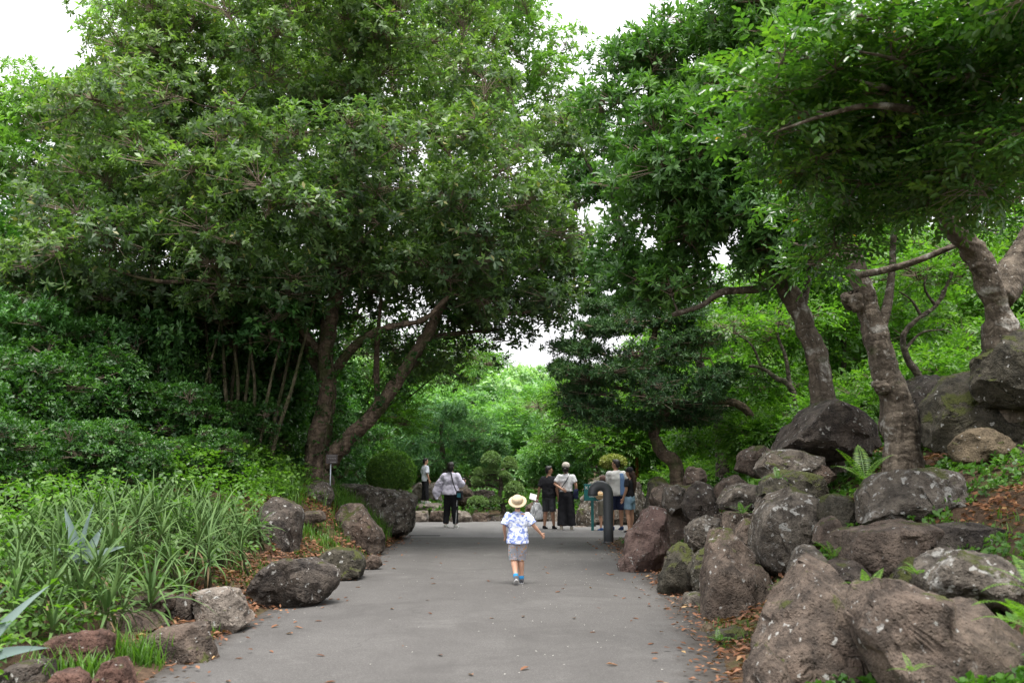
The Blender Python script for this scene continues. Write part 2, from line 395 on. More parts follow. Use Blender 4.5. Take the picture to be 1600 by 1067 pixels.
gx = axis(-9, 10, 0.16, 420); gy = np.concatenate([[-60, -30, -12, -5, 0, 2], np.arange(3, 34, 0.2), 34 + np.cumsum(0.3 * 1.16 ** np.arange(1, 37))])
XX, YY = np.meshgrid(gx, gy); ZZ = H(XX, YY)
off = np.minimum(1, np.maximum(0, np.maximum(np.maximum(xl(YY) - XX, XX - xr(YY)), YY - 29.2)) / 0.8)
nz = np.array([noise.noise(Vector((a * 1.1, b * 1.1, 0))) * 0.10 + noise.noise(Vector((a * 3.1, b * 3.1, 5))) * 0.045 for a, b in zip(XX.ravel(), YY.ravel())]).reshape(XX.shape)
ZZ = ZZ + nz * off
ny, nx = XX.shape; idx = np.arange(nx * ny).reshape(ny, nx)
Q = np.stack([idx[:-1, :-1], idx[:-1, 1:], idx[1:, 1:], idx[1:, :-1]], -1).reshape(-1, 4)
me = quad_mesh('ground', np.stack([XX, YY, ZZ], -1).reshape(-1, 3), Q)
m = N('soil'); v = m.coord('Object')
a1 = m.noise(v, 1.3, 6, 0.65); a2 = m.noise(v, 14, 5, 0.7); a3 = m.noise(v, 55, 3)
c = m.mix(m.ramp(a2, [(0.3, 0.0), (0.7, 1.0)]), (0.045, 0.030, 0.020), (0.120, 0.078, 0.052))
c = m.mix(m.ramp(a1, [(0.50, 0.0), (0.62, 0.75)]), c, m.mix(a2, (0.030, 0.042, 0.012), (0.075, 0.095, 0.026)))
M['soil'] = m.out(m.principled(c, 0.95, 0.1, m.bump(m.math('ADD', a2, m.math('MULTIPLY', a3, 0.5)), 0.9, 0.04)))
tag(link('ground', me, M['soil']), kind='structure')

# ------------------------------------------------------------------ asphalt path and the paler square beyond
def asphalt(name, lo, hi, edge):
    m = N(name); v = m.coord('Object')
    big = m.ramp(m.noise(v, 0.45, 6, 0.65), [(0.3, 0.0), (0.7, 1.0)]); mid = m.noise(v, 2.6, 6, 0.7); fine = m.noise(v, 85, 3, 0.75); sp = m.noise(v, 55, 1)
    c = m.mix(big, lo, hi); c = m.mix(m.math('MULTIPLY', mid, 0.45), c, tuple(x * 0.72 for x in lo))
    c = m.mix(m.ramp(fine, [(0.35, 0.55), (0.62, 0.0)]), c, tuple(x * 0.45 for x in lo))
    c = m.mix(m.ramp(fine, [(0.58, 0.0), (0.72, 0.45)]), c, tuple(min(1, x * 1.7) for x in hi))
    c = m.mix(m.ramp(sp, [(0.76, 0.0), (0.80, 0.4)]), c, (0.25, 0.235, 0.22))
    dst = m.noise(v, 0.9, 7, 0.72, 0.8); c = m.mix(m.ramp(dst, [(0.50, 0.0), (0.66, 0.55)]), c, tuple(x * 0.66 for x in lo))
    dus = m.noise(v, 0.7, 6, 0.7, 0.4); c = m.mix(m.ramp(dus, [(0.56, 0.0), (0.74, 0.40)]), c, tuple(min(1, x * 1.35) for x in hi))
    mpt = m.n('ShaderNodeMapping'); m.l(v, mpt.inputs[0]); mpt.inputs['Scale'].default_value = (1.6, 0.10, 1)
    c = m.mix(m.ramp(m.noise(mpt.outputs[0], 1.0, 4, 0.6), [(0.48, 0.0), (0.66, 0.35)]), c, tuple(x * 0.7 for x in lo))      # worn tracks
    vk = m.n('ShaderNodeTexVoronoi', feature='DISTANCE_TO_EDGE'); vk.inputs['Scale'].default_value = 0.42
    wv = m.n('ShaderNodeVectorMath', operation='ADD'); nn = m.n('ShaderNodeTexNoise'); nn.inputs['Scale'].default_value = 1.4; nn.inputs['Detail'].default_value = 6.0; m.l(v, nn.inputs['Vector']); m.l(v, wv.inputs[0]); m.l(nn.outputs[1], wv.inputs[1]); m.l(wv.outputs[0], vk.inputs['Vector'])
    c = m.mix(m.math('MULTIPLY', m.ramp(vk.outputs['Distance'], [(0.0, 1.0), (0.006, 0.0)]), m.ramp(big, [(0.35, 0.0), (0.8, 0.55)])), c, tuple(x * 0.4 for x in lo))   # hair cracks
    if edge:   # damp, silty rim along the right-hand kerbless edge (a stain with its own shape)
        at_ = m.n('ShaderNodeAttribute', attribute_name='edge').outputs['Fac']
        e = m.math('ADD', at_, m.math('MULTIPLY', m.math('SUBTRACT', mid, 0.5), 0.9))
        c = m.mix(m.ramp(e, [(0.45, 0.0), (0.9, 0.8)]), c, (0.045, 0.038, 0.032))
    return m.out(m.principled(c, 0.92, 0.18, m.bump(m.math('ADD', fine, m.math('MULTIPLY', mid, 0.4)), 0.35, 0.012)))
M['asphalt'] = asphalt('asphalt', (0.094, 0.089, 0.085), (0.142, 0.136, 0.130), True)
M['plaza'] = asphalt('plaza_asphalt', (0.180, 0.174, 0.172), (0.225, 0.219, 0.216), False)

ys = np.arange(-6, 22.21, 0.2); ks = np.linspace(0, 1, 41); V = []; E = []
for y in ys:
    wob = 0.05 * noise.noise(Vector((0, y * 0.9, 3))) + 0.025 * noise.noise(Vector((0, y * 4, 8)))
    wob2 = 0.06 * noise.noise(Vector((4, y * 0.8, 1))) + 0.03 * noise.noise(Vector((4, y * 4.3, 2)))
    a, b = float(xl(y)) + wob, float(xr(y)) + wob2
    for k in ks:
        x = a + (b - a) * k; V.append((x, y, 0.004))
        E.append(max(0.0, 1.1 - (b - x) / 0.6, 0.95 - (x - a) / 0.45))
n = len(ks); idx = np.arange(len(V)).reshape(-1, n)
Q = np.stack([idx[:-1, :-1], idx[:-1, 1:], idx[1:, 1:], idx[1:, :-1]], -1).reshape(-1, 4)
me = quad_mesh('asphalt_path', np.array(V), Q)
aa = me.attributes.new('edge', 'FLOAT', 'POINT'); aa.data.foreach_set('value', np.array(E, dtype=np.float32))
tag(link('asphalt_path', me, M['asphalt']), kind='structure')
V = []; ys = np.arange(22.2, 29.31, 0.3)
for y in ys:
    a, b = float(xl(y)), float(xr(y))
    for k in ks: V.append((a + (b - a) * k, y, 0.004))
idx = np.arange(len(V)).reshape(-1, n)
Q = np.stack([idx[:-1, :-1], idx[:-1, 1:], idx[1:, 1:], idx[1:, :-1]], -1).reshape(-1, 4)
tag(link('paved_square', quad_mesh('paved_square', np.array(V), Q), M['plaza']), kind='structure')

# ------------------------------------------------------------------ leaves
def leaves(P, D, Nn, L, W, rnd, fold=0.25, droop=0.15, simple=False, wide=0.62):
    """P base points, D directions, Nn leaf normals, arrays -> verts, quads, rnd per quad"""
    D = nrm(D); Nn = nrm(Nn - (Nn * D).sum(-1, keepdims=True) * D); S = np.cross(D, Nn)
    L = np.asarray(L)[:, None]; W = np.asarray(W)[:, None]; n = len(P)
    tip = P + D * L - Nn * droop * L
    if simple:
        l = P + D * L * 0.55 + S * W * 0.56 + Nn * fold * W * 0.5; r = P + D * L * 0.55 - S * W * 0.56 + Nn * fold * W * 0.5
        V = np.stack([P, l, tip, r], 1).reshape(-1, 3); Q = np.arange(n * 4).reshape(-1, 4); return V, Q, rnd
    l1 = P + D * L * 0.32 + S * W * 0.40 + Nn * fold * W * 0.5; r1 = P + D * L * 0.32 - S * W * 0.40 + Nn * fold * W * 0.5
    l2 = P + D * L * 0.72 + S * W * wide * 0.72 + Nn * (fold * W * 0.5 - droop * L * 0.5); r2 = P + D * L * 0.72 - S * W * wide * 0.72 + Nn * (fold * W * 0.5 - droop * L * 0.5)
    V = np.stack([P, l1, l2, tip, r2, r1], 1).reshape(-1, 3)
    b = np.arange(n)[:, None] * 6
    Q = np.stack([b + np.array([0, 1, 2, 3]), b + np.array([0, 3, 4, 5])], 1).reshape(-1, 4)
    return V, Q, np.repeat(rnd, 2)

def perp(D):
    a = np.where(np.abs(D[:, 2:3]) < 0.9, np.array([[0., 0, 1]]), np.array([[1., 0, 0]]))
    U = nrm(np.cross(D, a)); return U, np.cross(D, U)

def rosettes(P, D, g, nl, L, W, spread=(30, 95), rnd0=None, jitter=0.25, acc=0.0, **kw):
    n = len(P); D = nrm(D); U, Vv = perp(D)
    P = np.repeat(P, nl, 0); Dd = np.repeat(D, nl, 0); U = np.repeat(U, nl, 0); Vv = np.repeat(Vv, nl, 0)
    k = np.tile(np.arange(nl), n); ph = k * 2.39996 + np.repeat(g.uniform(0, 6.28, n), nl) + g.normal(0, 0.55, n * nl)
    th = np.radians(spread[0] + (spread[1] - spread[0]) * (k + 0.5) / nl + g.normal(0, 15, n * nl))
    d = Dd * np.cos(th)[:, None] + (U * np.cos(ph)[:, None] + Vv * np.sin(ph)[:, None]) * np.sin(th)[:, None]
    rs_ = np.repeat(g.uniform(0.65, 1.3, n), nl); ll = L * g.uniform(0.6, 1.15, n * nl) * rs_; ww = W * g.uniform(0.75, 1.2, n * nl) * rs_ ** 0.6
    base = np.repeat(g.uniform(0.1, 0.85, n) if rnd0 is None else rnd0, nl)
    r = np.clip(base + g.normal(0, jitter * 0.5, n * nl), 0, 0.94); r[g.random(n * nl) < acc] = 1.0
    pos = P - Dd * (k[:, None] * L * 0.06 * g.random((n * nl, 1)))
    return leaves(pos, d, Dd + g.normal(0, 0.2, d.shape), ll, ww, r, **kw)

def sprays(P, A, g, nl, Ls, L, W, rnd0=None, flat=1.0, jitter=0.3, acc=0.0, **kw):
    """leaves set alternately along short twigs"""
    n = len(P); A = nrm(A); up = np.tile([[0, 0, 1.0]], (n, 1)) + g.normal(0, 0.35, (n, 3)); S = nrm(np.cross(A, up)); Nn = nrm(np.cross(S, A))
    k = np.tile(np.arange(nl), n); t = (k + 0.5) / nl; sg = np.where(k % 2 == 0, 1, -1)
    rep = lambda q: np.repeat(q, nl, 0)
    pos = rep(P) + rep(A) * (t * Ls)[:, None] - np.array([[0, 0, 1.0]]) * ((t ** 2) * Ls * 0.25 * flat)[:, None]
    d = rep(A) * (0.45 + 0.5 * t)[:, None] + rep(S) * (sg * (0.9 - 0.4 * t))[:, None] - np.array([[0, 0, 0.22 * flat]]) + g.normal(0, 0.15, (n * nl, 3))
    base = rep(g.uniform(0.1, 0.85, n) if rnd0 is None else rnd0)
    r = np.clip(base + g.normal(0, jitter * 0.5, n * nl), 0, 0.94); r[g.random(n * nl) < acc] = 1.0
    return leaves(pos, d, rep(Nn) + g.normal(0, 0.25, d.shape), L * g.uniform(0.6, 1.2, n * nl), W * g.uniform(0.7, 1.2, n * nl), r, **kw)

def prisms(A, B, ra, rb):
    """thin three-sided twigs from A to B"""
    D = nrm(B - A); U, W_ = perp(D); V = []
    for P, r in ((A, ra), (B, rb)):
        for k in range(3):
            a = 2.0944 * k; V.append(P + (U * math.cos(a) + W_ * math.sin(a)) * r)
    V = np.stack(V, 1).reshape(-1, 3); b = np.arange(len(A))[:, None] * 6
    Q = np.stack([b + np.array([0, 1, 4, 3]), b + np.array([1, 2, 5, 4]), b + np.array([2, 0, 3, 5])], 1).reshape(-1, 4)
    return V, Q

def cat(parts):
    V = []; Q = []; r = []; o = 0
    for p in parts:
        V.append(p[0]); Q.append(p[1] + o); o += len(p[0])
        if len(p) > 2: r.append(p[2])
    return np.concatenate(V), np.concatenate(Q), (np.concatenate(r) if r else None)

def unit(g, n, upbias=0.0):
    u = nrm(g.normal(0, 1, (n, 3))); u[:, 2] += upbias; return nrm(u)

def branch_pts(p, q, rng, sag=0.0, n=6):
    d = q - p; L = d.length; mid = p + d * 0.5 + Vector((rng.uniform(-1, 1), rng.uniform(-1, 1), rng.uniform(-0.3, 1.0) - sag)) * L * 0.16
    out = []
    for i in range(n + 1):
        t = i / n; out.append(p * (1 - t) ** 2 + mid * 2 * t * (1 - t) + q * t * t + Vector((rng.gauss(0, 1), rng.gauss(0, 1), rng.gauss(0, 1))) * L * 0.012 * (0 < i < n))
    return out

def px_lobe(px, py, Y, rpx, rpz, ry=None, w=1.0):
    k = Y / FPX
    return (at(px, py, Y), (rpx * k, ry if ry else rpx * k * 0.9, rpz * k), w)

def grow(name, label, base, limbs, lobes, nclump, clump, nros, leaf, bark, lmat, seed=1, cat_='tree', group=None,
         mode='rosette', upbias=0.55, twigs=0.5, clumps=None, trunk_sides=12, shell=0.35, simple=False, minsep=0.55, fill=0.75, twig_r=0.009, brs=1.0, fresh=0.15):
    """A tree: trunk and limbs along given lines, clumps of foliage spread through the lobes, each clump joined to the nearest limb."""
    rng = random.Random(seed); g = np.random.default_rng(seed); base = Vector(base)
    root = empty(name, base); tag(root, label, cat_, group)
    pool = []; B = np.array(base)
    for i, (pts, r0, r1) in enumerate(limbs):
        P = catmull(pts, 10); n = len(P); mb = MB()
        rad = []
        for k, p in enumerate(P):
            t = k / (n - 1); r = r0 + (r1 - r0) * t ** 0.8
            if i == 0: r *= 1 + 0.45 * math.exp(-t * n / 4.2)
            rad.append(r * (1 + 0.10 * noise.noise(p * 2.2 + Vector((seed, i, 0)))))
            if i > 0 or t > 0.3: pool.append((p, r))
        mb.tube([p - base for p in P], rad, trunk_sides if i == 0 else 9)
        me = mb.mesh('trunk' if i == 0 else 'limb')
        if r0 > 0.07:
            for vtx in me.vertices:
                q = Vector(vtx.co); d = noise.fractal(q * 5.0 + Vector((seed, 0, 0)), 1.0, 2.0, 3) * 0.20 * r0 + noise.noise(Vector((q.x * 9, q.y * 9, q.z * 2.0))) * 0.14 * r0
                vtx.co = q + Vector(vtx.normal) * d
        child('trunk' if i == 0 else 'limb', me, bark, root)
    # ---- clump centres
    cl = []
    if clumps:
        cl = [(Vector(c), r) for c, r in clumps]
    if lobes:
        wts = [l[2] * (l[1][0] * l[1][1] * l[1][2]) ** 0.67 for l in lobes]; tries = 0; first = len(cl)
        cells = []
        while len(cl) - first < nclump and tries < nclump * 30:
            tries += 1; c, r, _ = rng.choices(lobes, wts)[0]
            u = Vector((rng.gauss(0, 1), rng.gauss(0, 1), rng.gauss(0, 1))).normalized(); s = shell + (1 - shell) * rng.random() ** 0.5
            p = c + Vector((u.x * r[0], u.y * r[1], u.z * r[2])) * s
            k = rng.uniform(0.75, 1.3); cr = (clump[0] * k, clump[0] * k, clump[1] * k)
            if any((p - q).length_squared < (minsep * (cr[0] + rr[0]) * 0.5) ** 2 for q, rr in cl): continue
            cl.append((p, cr))
    # ---- join clumps to limbs with branches
    PP = [p for p, _ in pool]; PR = [r for _, r in pool]; bmb = MB(); ends = []
    arr = np.array([tuple(p) for p in PP])
    order = sorted(cl, key=lambda c: float(np.min(np.linalg.norm(arr - np.array(c[0]), axis=1))))
    for c, r in order:
        d = np.linalg.norm(arr - np.array(c), axis=1) + 0.7 * np.maximum(0, arr[:, 2] - c.z); j = int(np.argmin(d))
        p = Vector(arr[j]); r0 = min(PR[j] * 0.6, (0.014 + 0.010 * (c - p).length) * brs); r0 = max(r0, 0.008)
        if (c - p).length < 0.05: ends.append((p, c)); continue
        bp = branch_pts(p, c, rng)
        bmb.tube([q - base for q in bp], [r0 + (0.006 - r0) * k / (len(bp) - 1) for k in range(len(bp))], 5, cap=False)
        ends.append((p, c))
        extra = bp[2:]; arr = np.vstack([arr, np.array([tuple(q) for q in extra])]); PR += [max(0.008, r0 * 0.8)] * len(extra)
    parts = []; tw = []; zlo = min(c[0].z for c in cl); zhi = max(c[0].z for c in cl)
    for (pb, c), (c2, r) in zip(ends, order):
        n = max(4, int(nros * rng.uniform(0.8, 1.2)))
        u = unit(g, n, upbias); rr = np.array(r); s = fill + (1.08 - fill) * g.random(n)[:, None]
        P = np.array(c) - B + u * rr * s
        axis_ = nrm(nrm(u / rr) + np.array([0, 0, 0.55]) + g.normal(0, 0.25, (n, 3)))
        r0 = np.clip(g.normal(rng.uniform(0.22, 0.55) + fresh * (c2.z - zlo) / (zhi - zlo + 1e-6), 0.2, n), 0, 0.92)  # leaf tint moves to the pale end as clump height rises
        if mode == 'rosette':
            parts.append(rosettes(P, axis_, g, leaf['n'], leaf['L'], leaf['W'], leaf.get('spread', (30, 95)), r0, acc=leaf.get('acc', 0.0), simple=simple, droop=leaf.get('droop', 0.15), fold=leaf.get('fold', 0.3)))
        else:
            ax = nrm(u * np.array([1, 1, 0.45 * leaf.get('flat', 1.0)]) + g.normal(0, 0.3, (n, 3)))
            parts.append(sprays(P, ax, g, leaf['n'], leaf.get('Ls', leaf['L'] * 3), leaf['L'], leaf['W'], r0, flat=leaf.get('flat', 1.0), acc=leaf.get('acc', 0.0), simple=simple, droop=leaf.get('droop', 0.15), fold=leaf.get('fold', 0.3)))
        k = int(n * twigs)
        if k:
            pb_ = np.array(pb); c_ = np.array(c); t = g.uniform(0.55, 1.0, (k, 1))
            A = pb_ + (c_ - pb_) * t - B; E_ = P[:k]; mid = A + (E_ - A) * 0.5 + g.normal(0, 0.05, (k, 3)) * rr
            f = np.full((k, 1), 1.0)
            tw.append(prisms(A, E_, f * twig_r, f * twig_r * 0.4))
    V, Q, r = cat(parts)
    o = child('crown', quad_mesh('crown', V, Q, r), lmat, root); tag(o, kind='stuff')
    if bmb.v: tag(child('branches', bmb.mesh('branches'), bark, root), kind='stuff')
    if tw:
        V, Q, _ = cat(tw); tag(child('twigs', quad_mesh('twigs', V, Q), M['twig'], root), kind='stuff')
    return root
# ================================================================== trees
def P_(Y, *pts): return [at(x, y, Y + (p[0] if p else 0)) for x, y, *p in pts]
BAY = dict(n=10, L=0.140, W=0.050, spread=(35, 105), acc=0.012)

# --- the great bayberry on the left bank
tb = at(497, 752, 20.0); tb.z = Hs(tb.x, tb.y) - 0.12
tr = [tb] + P_(20, (496, 700), (512, 620, -.1), (508, 545, -.2), (525, 460, -.2), (543, 380, 0), (548, 290, .3), (540, 200, .6))
limbs = [
    (tr, 0.27, 0.05),
    (P_(20, (512, 725), (545, 685, -.2), (590, 640, -.4), (630, 580, -.4), (665, 525, -.4), (692, 470, -.3), (718, 425, -.2), (730, 340, 0), (742, 250, .2)), 0.20, 0.04),
    (P_(20, (508, 560), (478, 525, -.4), (440, 465, -.8), (395, 405, -1.2), (330, 350, -1.6)), 0.11, 0.03),
    (P_(20, (515, 590), (560, 535, -.6), (610, 510, -1), (660, 500, -1.1), (705, 460, -1.2)), 0.11, 0.04),
    (P_(20, (512, 600), (455, 500, .5), (400, 440, 1), (330, 400, 1.4), (240, 370, 1.6)), 0.13, 0.04),
    (P_(20, (690, 478), (740, 470, .2), (790, 490, .3), (840, 485, .5)), 0.09, 0.03),
    (P_(20, (660, 530), (720, 520, .4), (790, 515, .8)), 0.07, 0.025),
    (P_(20, (590, 640), (588, 560, -.3), (593, 490, -.5), (600, 420, -.6)), 0.075, 0.03),
    (P_(20, (440, 465), (360, 440, -2), (250, 440, -2.4), (170, 420, -2.6)), 0.075, 0.02),
    (P_(20, (735, 320), (700, 240, -.4), (640, 180, -.6)), 0.06, 0.02),
    (P_(20, (543, 380), (470, 300, -.5), (400, 220, -.8), (350, 140, -.8)), 0.09, 0.03),
]
lobes = [px_lobe(470, 95, 20.8, 310, 120, 3.0, 1.4), px_lobe(330, 130, 21.5, 160, 110, 2.0, 1.3), px_lobe(250, 235, 19.3, 210, 120, 2.6), px_lobe(140, 375, 18.0, 130, 95, 1.8),
         px_lobe(430, 320, 17.9, 200, 140, 1.8, 1.3), px_lobe(640, 290, 18.6, 220, 170, 2.2, 1.2), px_lobe(775, 375, 19.6, 130, 130, 2.0),
         px_lobe(640, 110, 21.2, 210, 120, 2.6), px_lobe(330, 430, 18.0, 140, 55, 1.6), px_lobe(810, 470, 20.2, 90, 60, 1.5),
         px_lobe(270, 60, 21.5, 120, 90, 2.0), px_lobe(840, 240, 20.5, 60, 130, 1.6), px_lobe(690, 450, 20.8, 110, 60, 1.4, .8), px_lobe(350, 300, 20.5, 130, 110, 1.8, 1.2), px_lobe(580, 430, 21.5, 130, 60, 1.4), px_lobe(430, 420, 20.8, 130, 60, 1.4), px_lobe(560, 250, 21.5, 160, 120, 1.6), px_lobe(740, 555, 21.4, 80, 35, 1.0, .8), px_lobe(620, 440, 22.3, 110, 65, 1.0, 1.3), px_lobe(780, 450, 21.8, 80, 60, 1.0, 1.3), px_lobe(690, 390, 22, 120, 60, 1.0, 1.2), px_lobe(850, 420, 21, 55, 80, .9, 1.2), px_lobe(430, 480, 18.6, 60, 60, .7, .9), px_lobe(250, 480, 19.5, 150, 50, 1.3), px_lobe(560, 520, 21.8, 90, 45, .9, .8), px_lobe(90, 460, 18.5, 110, 60, 1.2), px_lobe(660, 580, 21.8, 70, 30, .9, .6)]
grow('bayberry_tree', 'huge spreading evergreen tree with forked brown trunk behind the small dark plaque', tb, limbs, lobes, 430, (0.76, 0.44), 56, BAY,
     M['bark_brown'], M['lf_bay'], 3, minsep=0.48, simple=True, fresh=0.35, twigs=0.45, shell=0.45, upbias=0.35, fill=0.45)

# ivy climbing the forked trunk
gi = np.random.default_rng(5); ip = []; ia = []
for pts, r0, dens in ((limbs[0][0][:5], 0.27, 150), (limbs[1][0][:6], 0.20, 170), (limbs[3][0][:3], 0.1, 30)):
    C = catmull(pts, 10)
    for k in range(dens):
        q = C[int(gi.integers(2, len(C)))]; a = gi.uniform(0, 6.28); o_ = np.array([math.cos(a), math.sin(a), gi.normal(0, .3)]); ip.append(np.array(q) + o_ * r0 * gi.uniform(0.75, 1.15)); ia.append(o_ * .6 + np.array([0, 0, gi.uniform(-.6, .8)]))
iv = empty('ivy', tb); tag(iv, 'ivy leaves climbing the forked trunk and its slanting limb', 'ivy')
V, Q, r = sprays(np.array(ip) - np.array(tb), np.array(ia), gi, 6, 0.22, 0.085, 0.058)
tag(child('leaves', quad_mesh('leaves', V, Q, r), M['lf_shrub'], iv), kind='stuff')
mbi = MB(); mbi.tube([q - tb + Vector((0.2, -0.26, 0)) * (1 - .3 * k / 12) for k, q in enumerate(catmull(limbs[0][0][:4], 4))], 0.014, 6); child('stem', mbi.mesh('stem'), M['bark_stem'], iv)

# --- trees behind and beside it
def simple_tree(name, label, x, y, top, lobes, nclump, clump, nros, leaf, bark, lm, seed, r0=0.16, group=None, lean=None, **kw):
    z = Hs(x, y) - 0.1; b = Vector((x, y, z)); t = Vector(top); rng = random.Random(seed)
    mid = b.lerp(t, 0.5) + Vector((rng.uniform(-.3, .3), rng.uniform(-.2, .2), 0))
    trunk = [b, b.lerp(mid, 0.5) + Vector((rng.uniform(-.12, .12), 0, 0)), mid, t]
    limbs = [(trunk, r0, r0 * 0.3)]
    for c, r, _ in lobes[:4]:
        s = b.lerp(t, rng.uniform(0.45, 0.8)); limbs.append(([s, s.lerp(c, 0.5) + Vector((0, 0, rng.uniform(-.2, .4))), c], r0 * 0.45, r0 * 0.12))
    return grow(name, label, b, limbs, lobes, nclump, clump, nros, leaf, bark, lm, seed, group=group, **kw)

simple_tree('evergreen_tree', 'leafy bright green evergreen rising out of the thicket behind the vine-hung shrubs', -11.5, 25.5, at(90, 260, 25.5),
            [px_lobe(50, 250, 25, 150, 110, 2.6), px_lobe(130, 190, 26, 110, 90, 2.2), px_lobe(-30, 360, 24.5, 130, 110, 2.5), px_lobe(200, 120, 26, 90, 90, 2)],
            70, (0.95, 0.55), 60, dict(n=9, L=0.19, W=0.058), M['bark_brown'], M['lf_baylite'], 5, twigs=0.3, simple=True)
simple_tree('evergreen_tree', 'tall pale green tree top showing above and behind the huge forked tree', -7.2, 33.5, at(640, 160, 33.5),
            [px_lobe(720, 50, 33, 150, 90, 2.2), px_lobe(830, 110, 33.5, 65, 110, 1.8), px_lobe(560, 40, 33, 150, 70, 2), px_lobe(875, 220, 33, 40, 110, 1.4), px_lobe(730, 200, 33, 120, 100, 2)],
            70, (0.98, 0.60), 60, dict(n=8, L=0.20, W=0.07), M['bark_brown'], M['lf_baylite'], 6, twigs=0.4, simple=True)
simple_tree('evergreen_tree', 'deep green tree closing the view behind the crown of the huge forked tree', -9.0, 29.5, at(400, 260, 29.5),
            [px_lobe(260, 270, 29.5, 150, 110, 1.5), px_lobe(420, 230, 29.5, 160, 130, 1.5), px_lobe(560, 330, 29.5, 130, 110, 1.5), px_lobe(360, 380, 29.5, 150, 70, 1.4), px_lobe(480, 110, 29.5, 160, 90, 1.4)],
            75, (1.05, 0.65), 50, dict(n=8, L=0.24, W=0.095), M['bark_brown'], M['lf_bay'], 8, twigs=0.0, simple=True)
simple_tree('broadleaf_tree', 'yellow-green backlit tree hanging over the clipped round bush', -6.2, 31.5, at(600, 580, 31.5),
            [px_lobe(640, 610, 31, 75, 55, 1.6), px_lobe(700, 570, 31, 75, 45, 1.6), px_lobe(570, 660, 31, 70, 50, 1.6), px_lobe(590, 560, 31.5, 90, 60, 1.6)],
            48, (0.60, 0.34), 60, dict(n=8, L=0.12, W=0.045, Ls=0.4), M['bark_grey'], M['lf_lime'], 7, r0=0.12, mode='spray', simple=True)

# --- thin trunks of the thicket: one multi-stemmed tree
sb = at(400, 740, 19.4); sb.z = Hs(sb.x, sb.y) - 0.1
stems = []
rs = random.Random(11)
for i, (x0, x1, x2) in enumerate([(345, 330, 318), (362, 372, 360), (378, 385, 400), (392, 420, 452), (405, 440, 470), (330, 320, 352), (418, 455, 492), (368, 352, 345), (388, 398, 385), (352, 362, 378)]):
    Y = 19.1 + rs.uniform(-.4, .8); p = at(x0 + rs.uniform(-6, 6), 742, Y); p.z = Hs(p.x, p.y) - 0.1
    stems.append(([p, at((x0 + x1) / 2 + rs.uniform(-5, 5), 680, Y), at(x1, 610, Y), at((x1 + x2) / 2, 540, Y), at(x2, 470, Y)], rs.uniform(0.035, 0.075), 0.02))
grow('multi_stemmed_tree', 'thicket tree with many thin bare upright stems beside the forked trunk', sb, stems,
     [px_lobe(390, 470, 19.6, 130, 45, 1.2), px_lobe(300, 510, 20, 110, 60, 1.2), px_lobe(430, 560, 20.8, 80, 60, .8, .5), px_lobe(230, 540, 19.5, 90, 60, 1.0), px_lobe(440, 510, 18.7, 50, 35, .5, .6)], 56, (0.65, 0.4), 60,
     dict(n=8, L=0.15, W=0.05), M['bark_stem'], M['lf_dark'], 12, simple=True, trunk_sides=8, twigs=0.4)

# --- dark thicket: individual shrubs
def shrub(name, label, x, y, r, h, n, leaf, lm, seed, group=None, cs=(0.34, 0.22), nros=45, mode='rosette', z0=None, **kw):
    z = (Hs(x, y) if z0 is None else z0) - 0.06; b = Vector((x, y, z)); rng = random.Random(seed); limbs = []
    for k in range(5):
        a = rng.uniform(0, 6.28); e = b + Vector((math.cos(a) * r * 0.55, math.sin(a) * r * 0.55, h * rng.uniform(0.5, 0.85)))
        s = b + Vector((math.cos(a) * 0.08, math.sin(a) * 0.08, 0))
        limbs.append(([s, s.lerp(e, 0.5) + Vector((0, 0, h * 0.1)), e], 0.028, 0.01))
    lobes = [(b + Vector((rng.uniform(-.25, .25) * r, rng.uniform(-.25, .25) * r, h * 0.55)), (r, r, h * 0.48), 1.0)]
    for k in range(4):
        a = rng.uniform(0, 6.28)
        lobes.append((b + Vector((math.cos(a) * r * 0.6, math.sin(a) * r * 0.6, h * rng.uniform(0.3, 0.75))), (r * 0.5, r * 0.5, h * 0.3), 1.0))
    return grow(name, label, b, limbs, lobes, n, cs, nros, leaf, M['bark_stem'], lm, seed, cat_='shrub', group=group, mode=mode, trunk_sides=6, twigs=kw.pop('twigs', 0.25), **kw)

SH = dict(n=8, L=0.095, W=0.036, spread=(30, 100))
s_dark = shrub('shrub', 'dense dark green shrub in the shady thicket behind the thin stems', -9.0, 20.5, 2.0, 3.6, 70, dict(n=8, L=0.16, W=0.055), M['lf_dark'], 21, 'dark shrubs of the thicket', cs=(0.62, 0.40), nros=55, simple=True)
def put(src, x, y, s=1.0, rz=0.0, sz=None, label=None):
    c = copy_tree(src); c.location = (x, y, Hs(x, y) - 0.06); c.rotation_euler = (0, 0, rz); c.scale = (s, s, sz or s)
    if label: c['label'] = label
    return c
for x, y, s, rz, sz in [(-6.2, 22.2, 0.85, 1.2, 0.95), (-7.4, 24.5, 1.25, 2.5, 1.35), (-11.5, 22.5, 1.2, 4.0, 1.3), (-9.5, 26.5, 1.3, 5.2, 1.5), (-13.5, 19.5, 1.1, 0.6, 1.3), (-5.2, 25.6, 0.8, 3.3, 0.9), (-12.4, 27.5, 1.5, 3.0, 1.8), (-7.0, 28.5, 1.3, 1.0, 1.5), (-7.4, 19.4, 0.62, 1.7, 0.85), (-8.9, 17.4, 0.7, 3.4, 0.82), (-10.4, 15.6, 0.8, 5.4, 0.85)]:
    put(s_dark, x, y, s, rz, sz)
s_mid = shrub('shrub', 'dark small-leaved shrub swelling up behind the aloe bank', -8.3, 16.2, 1.5, 1.9, 75, SH, M['lf_shrub'], 22, 'rounded shrubs behind the aloes', cs=(0.40, 0.26), nros=60, simple=True)
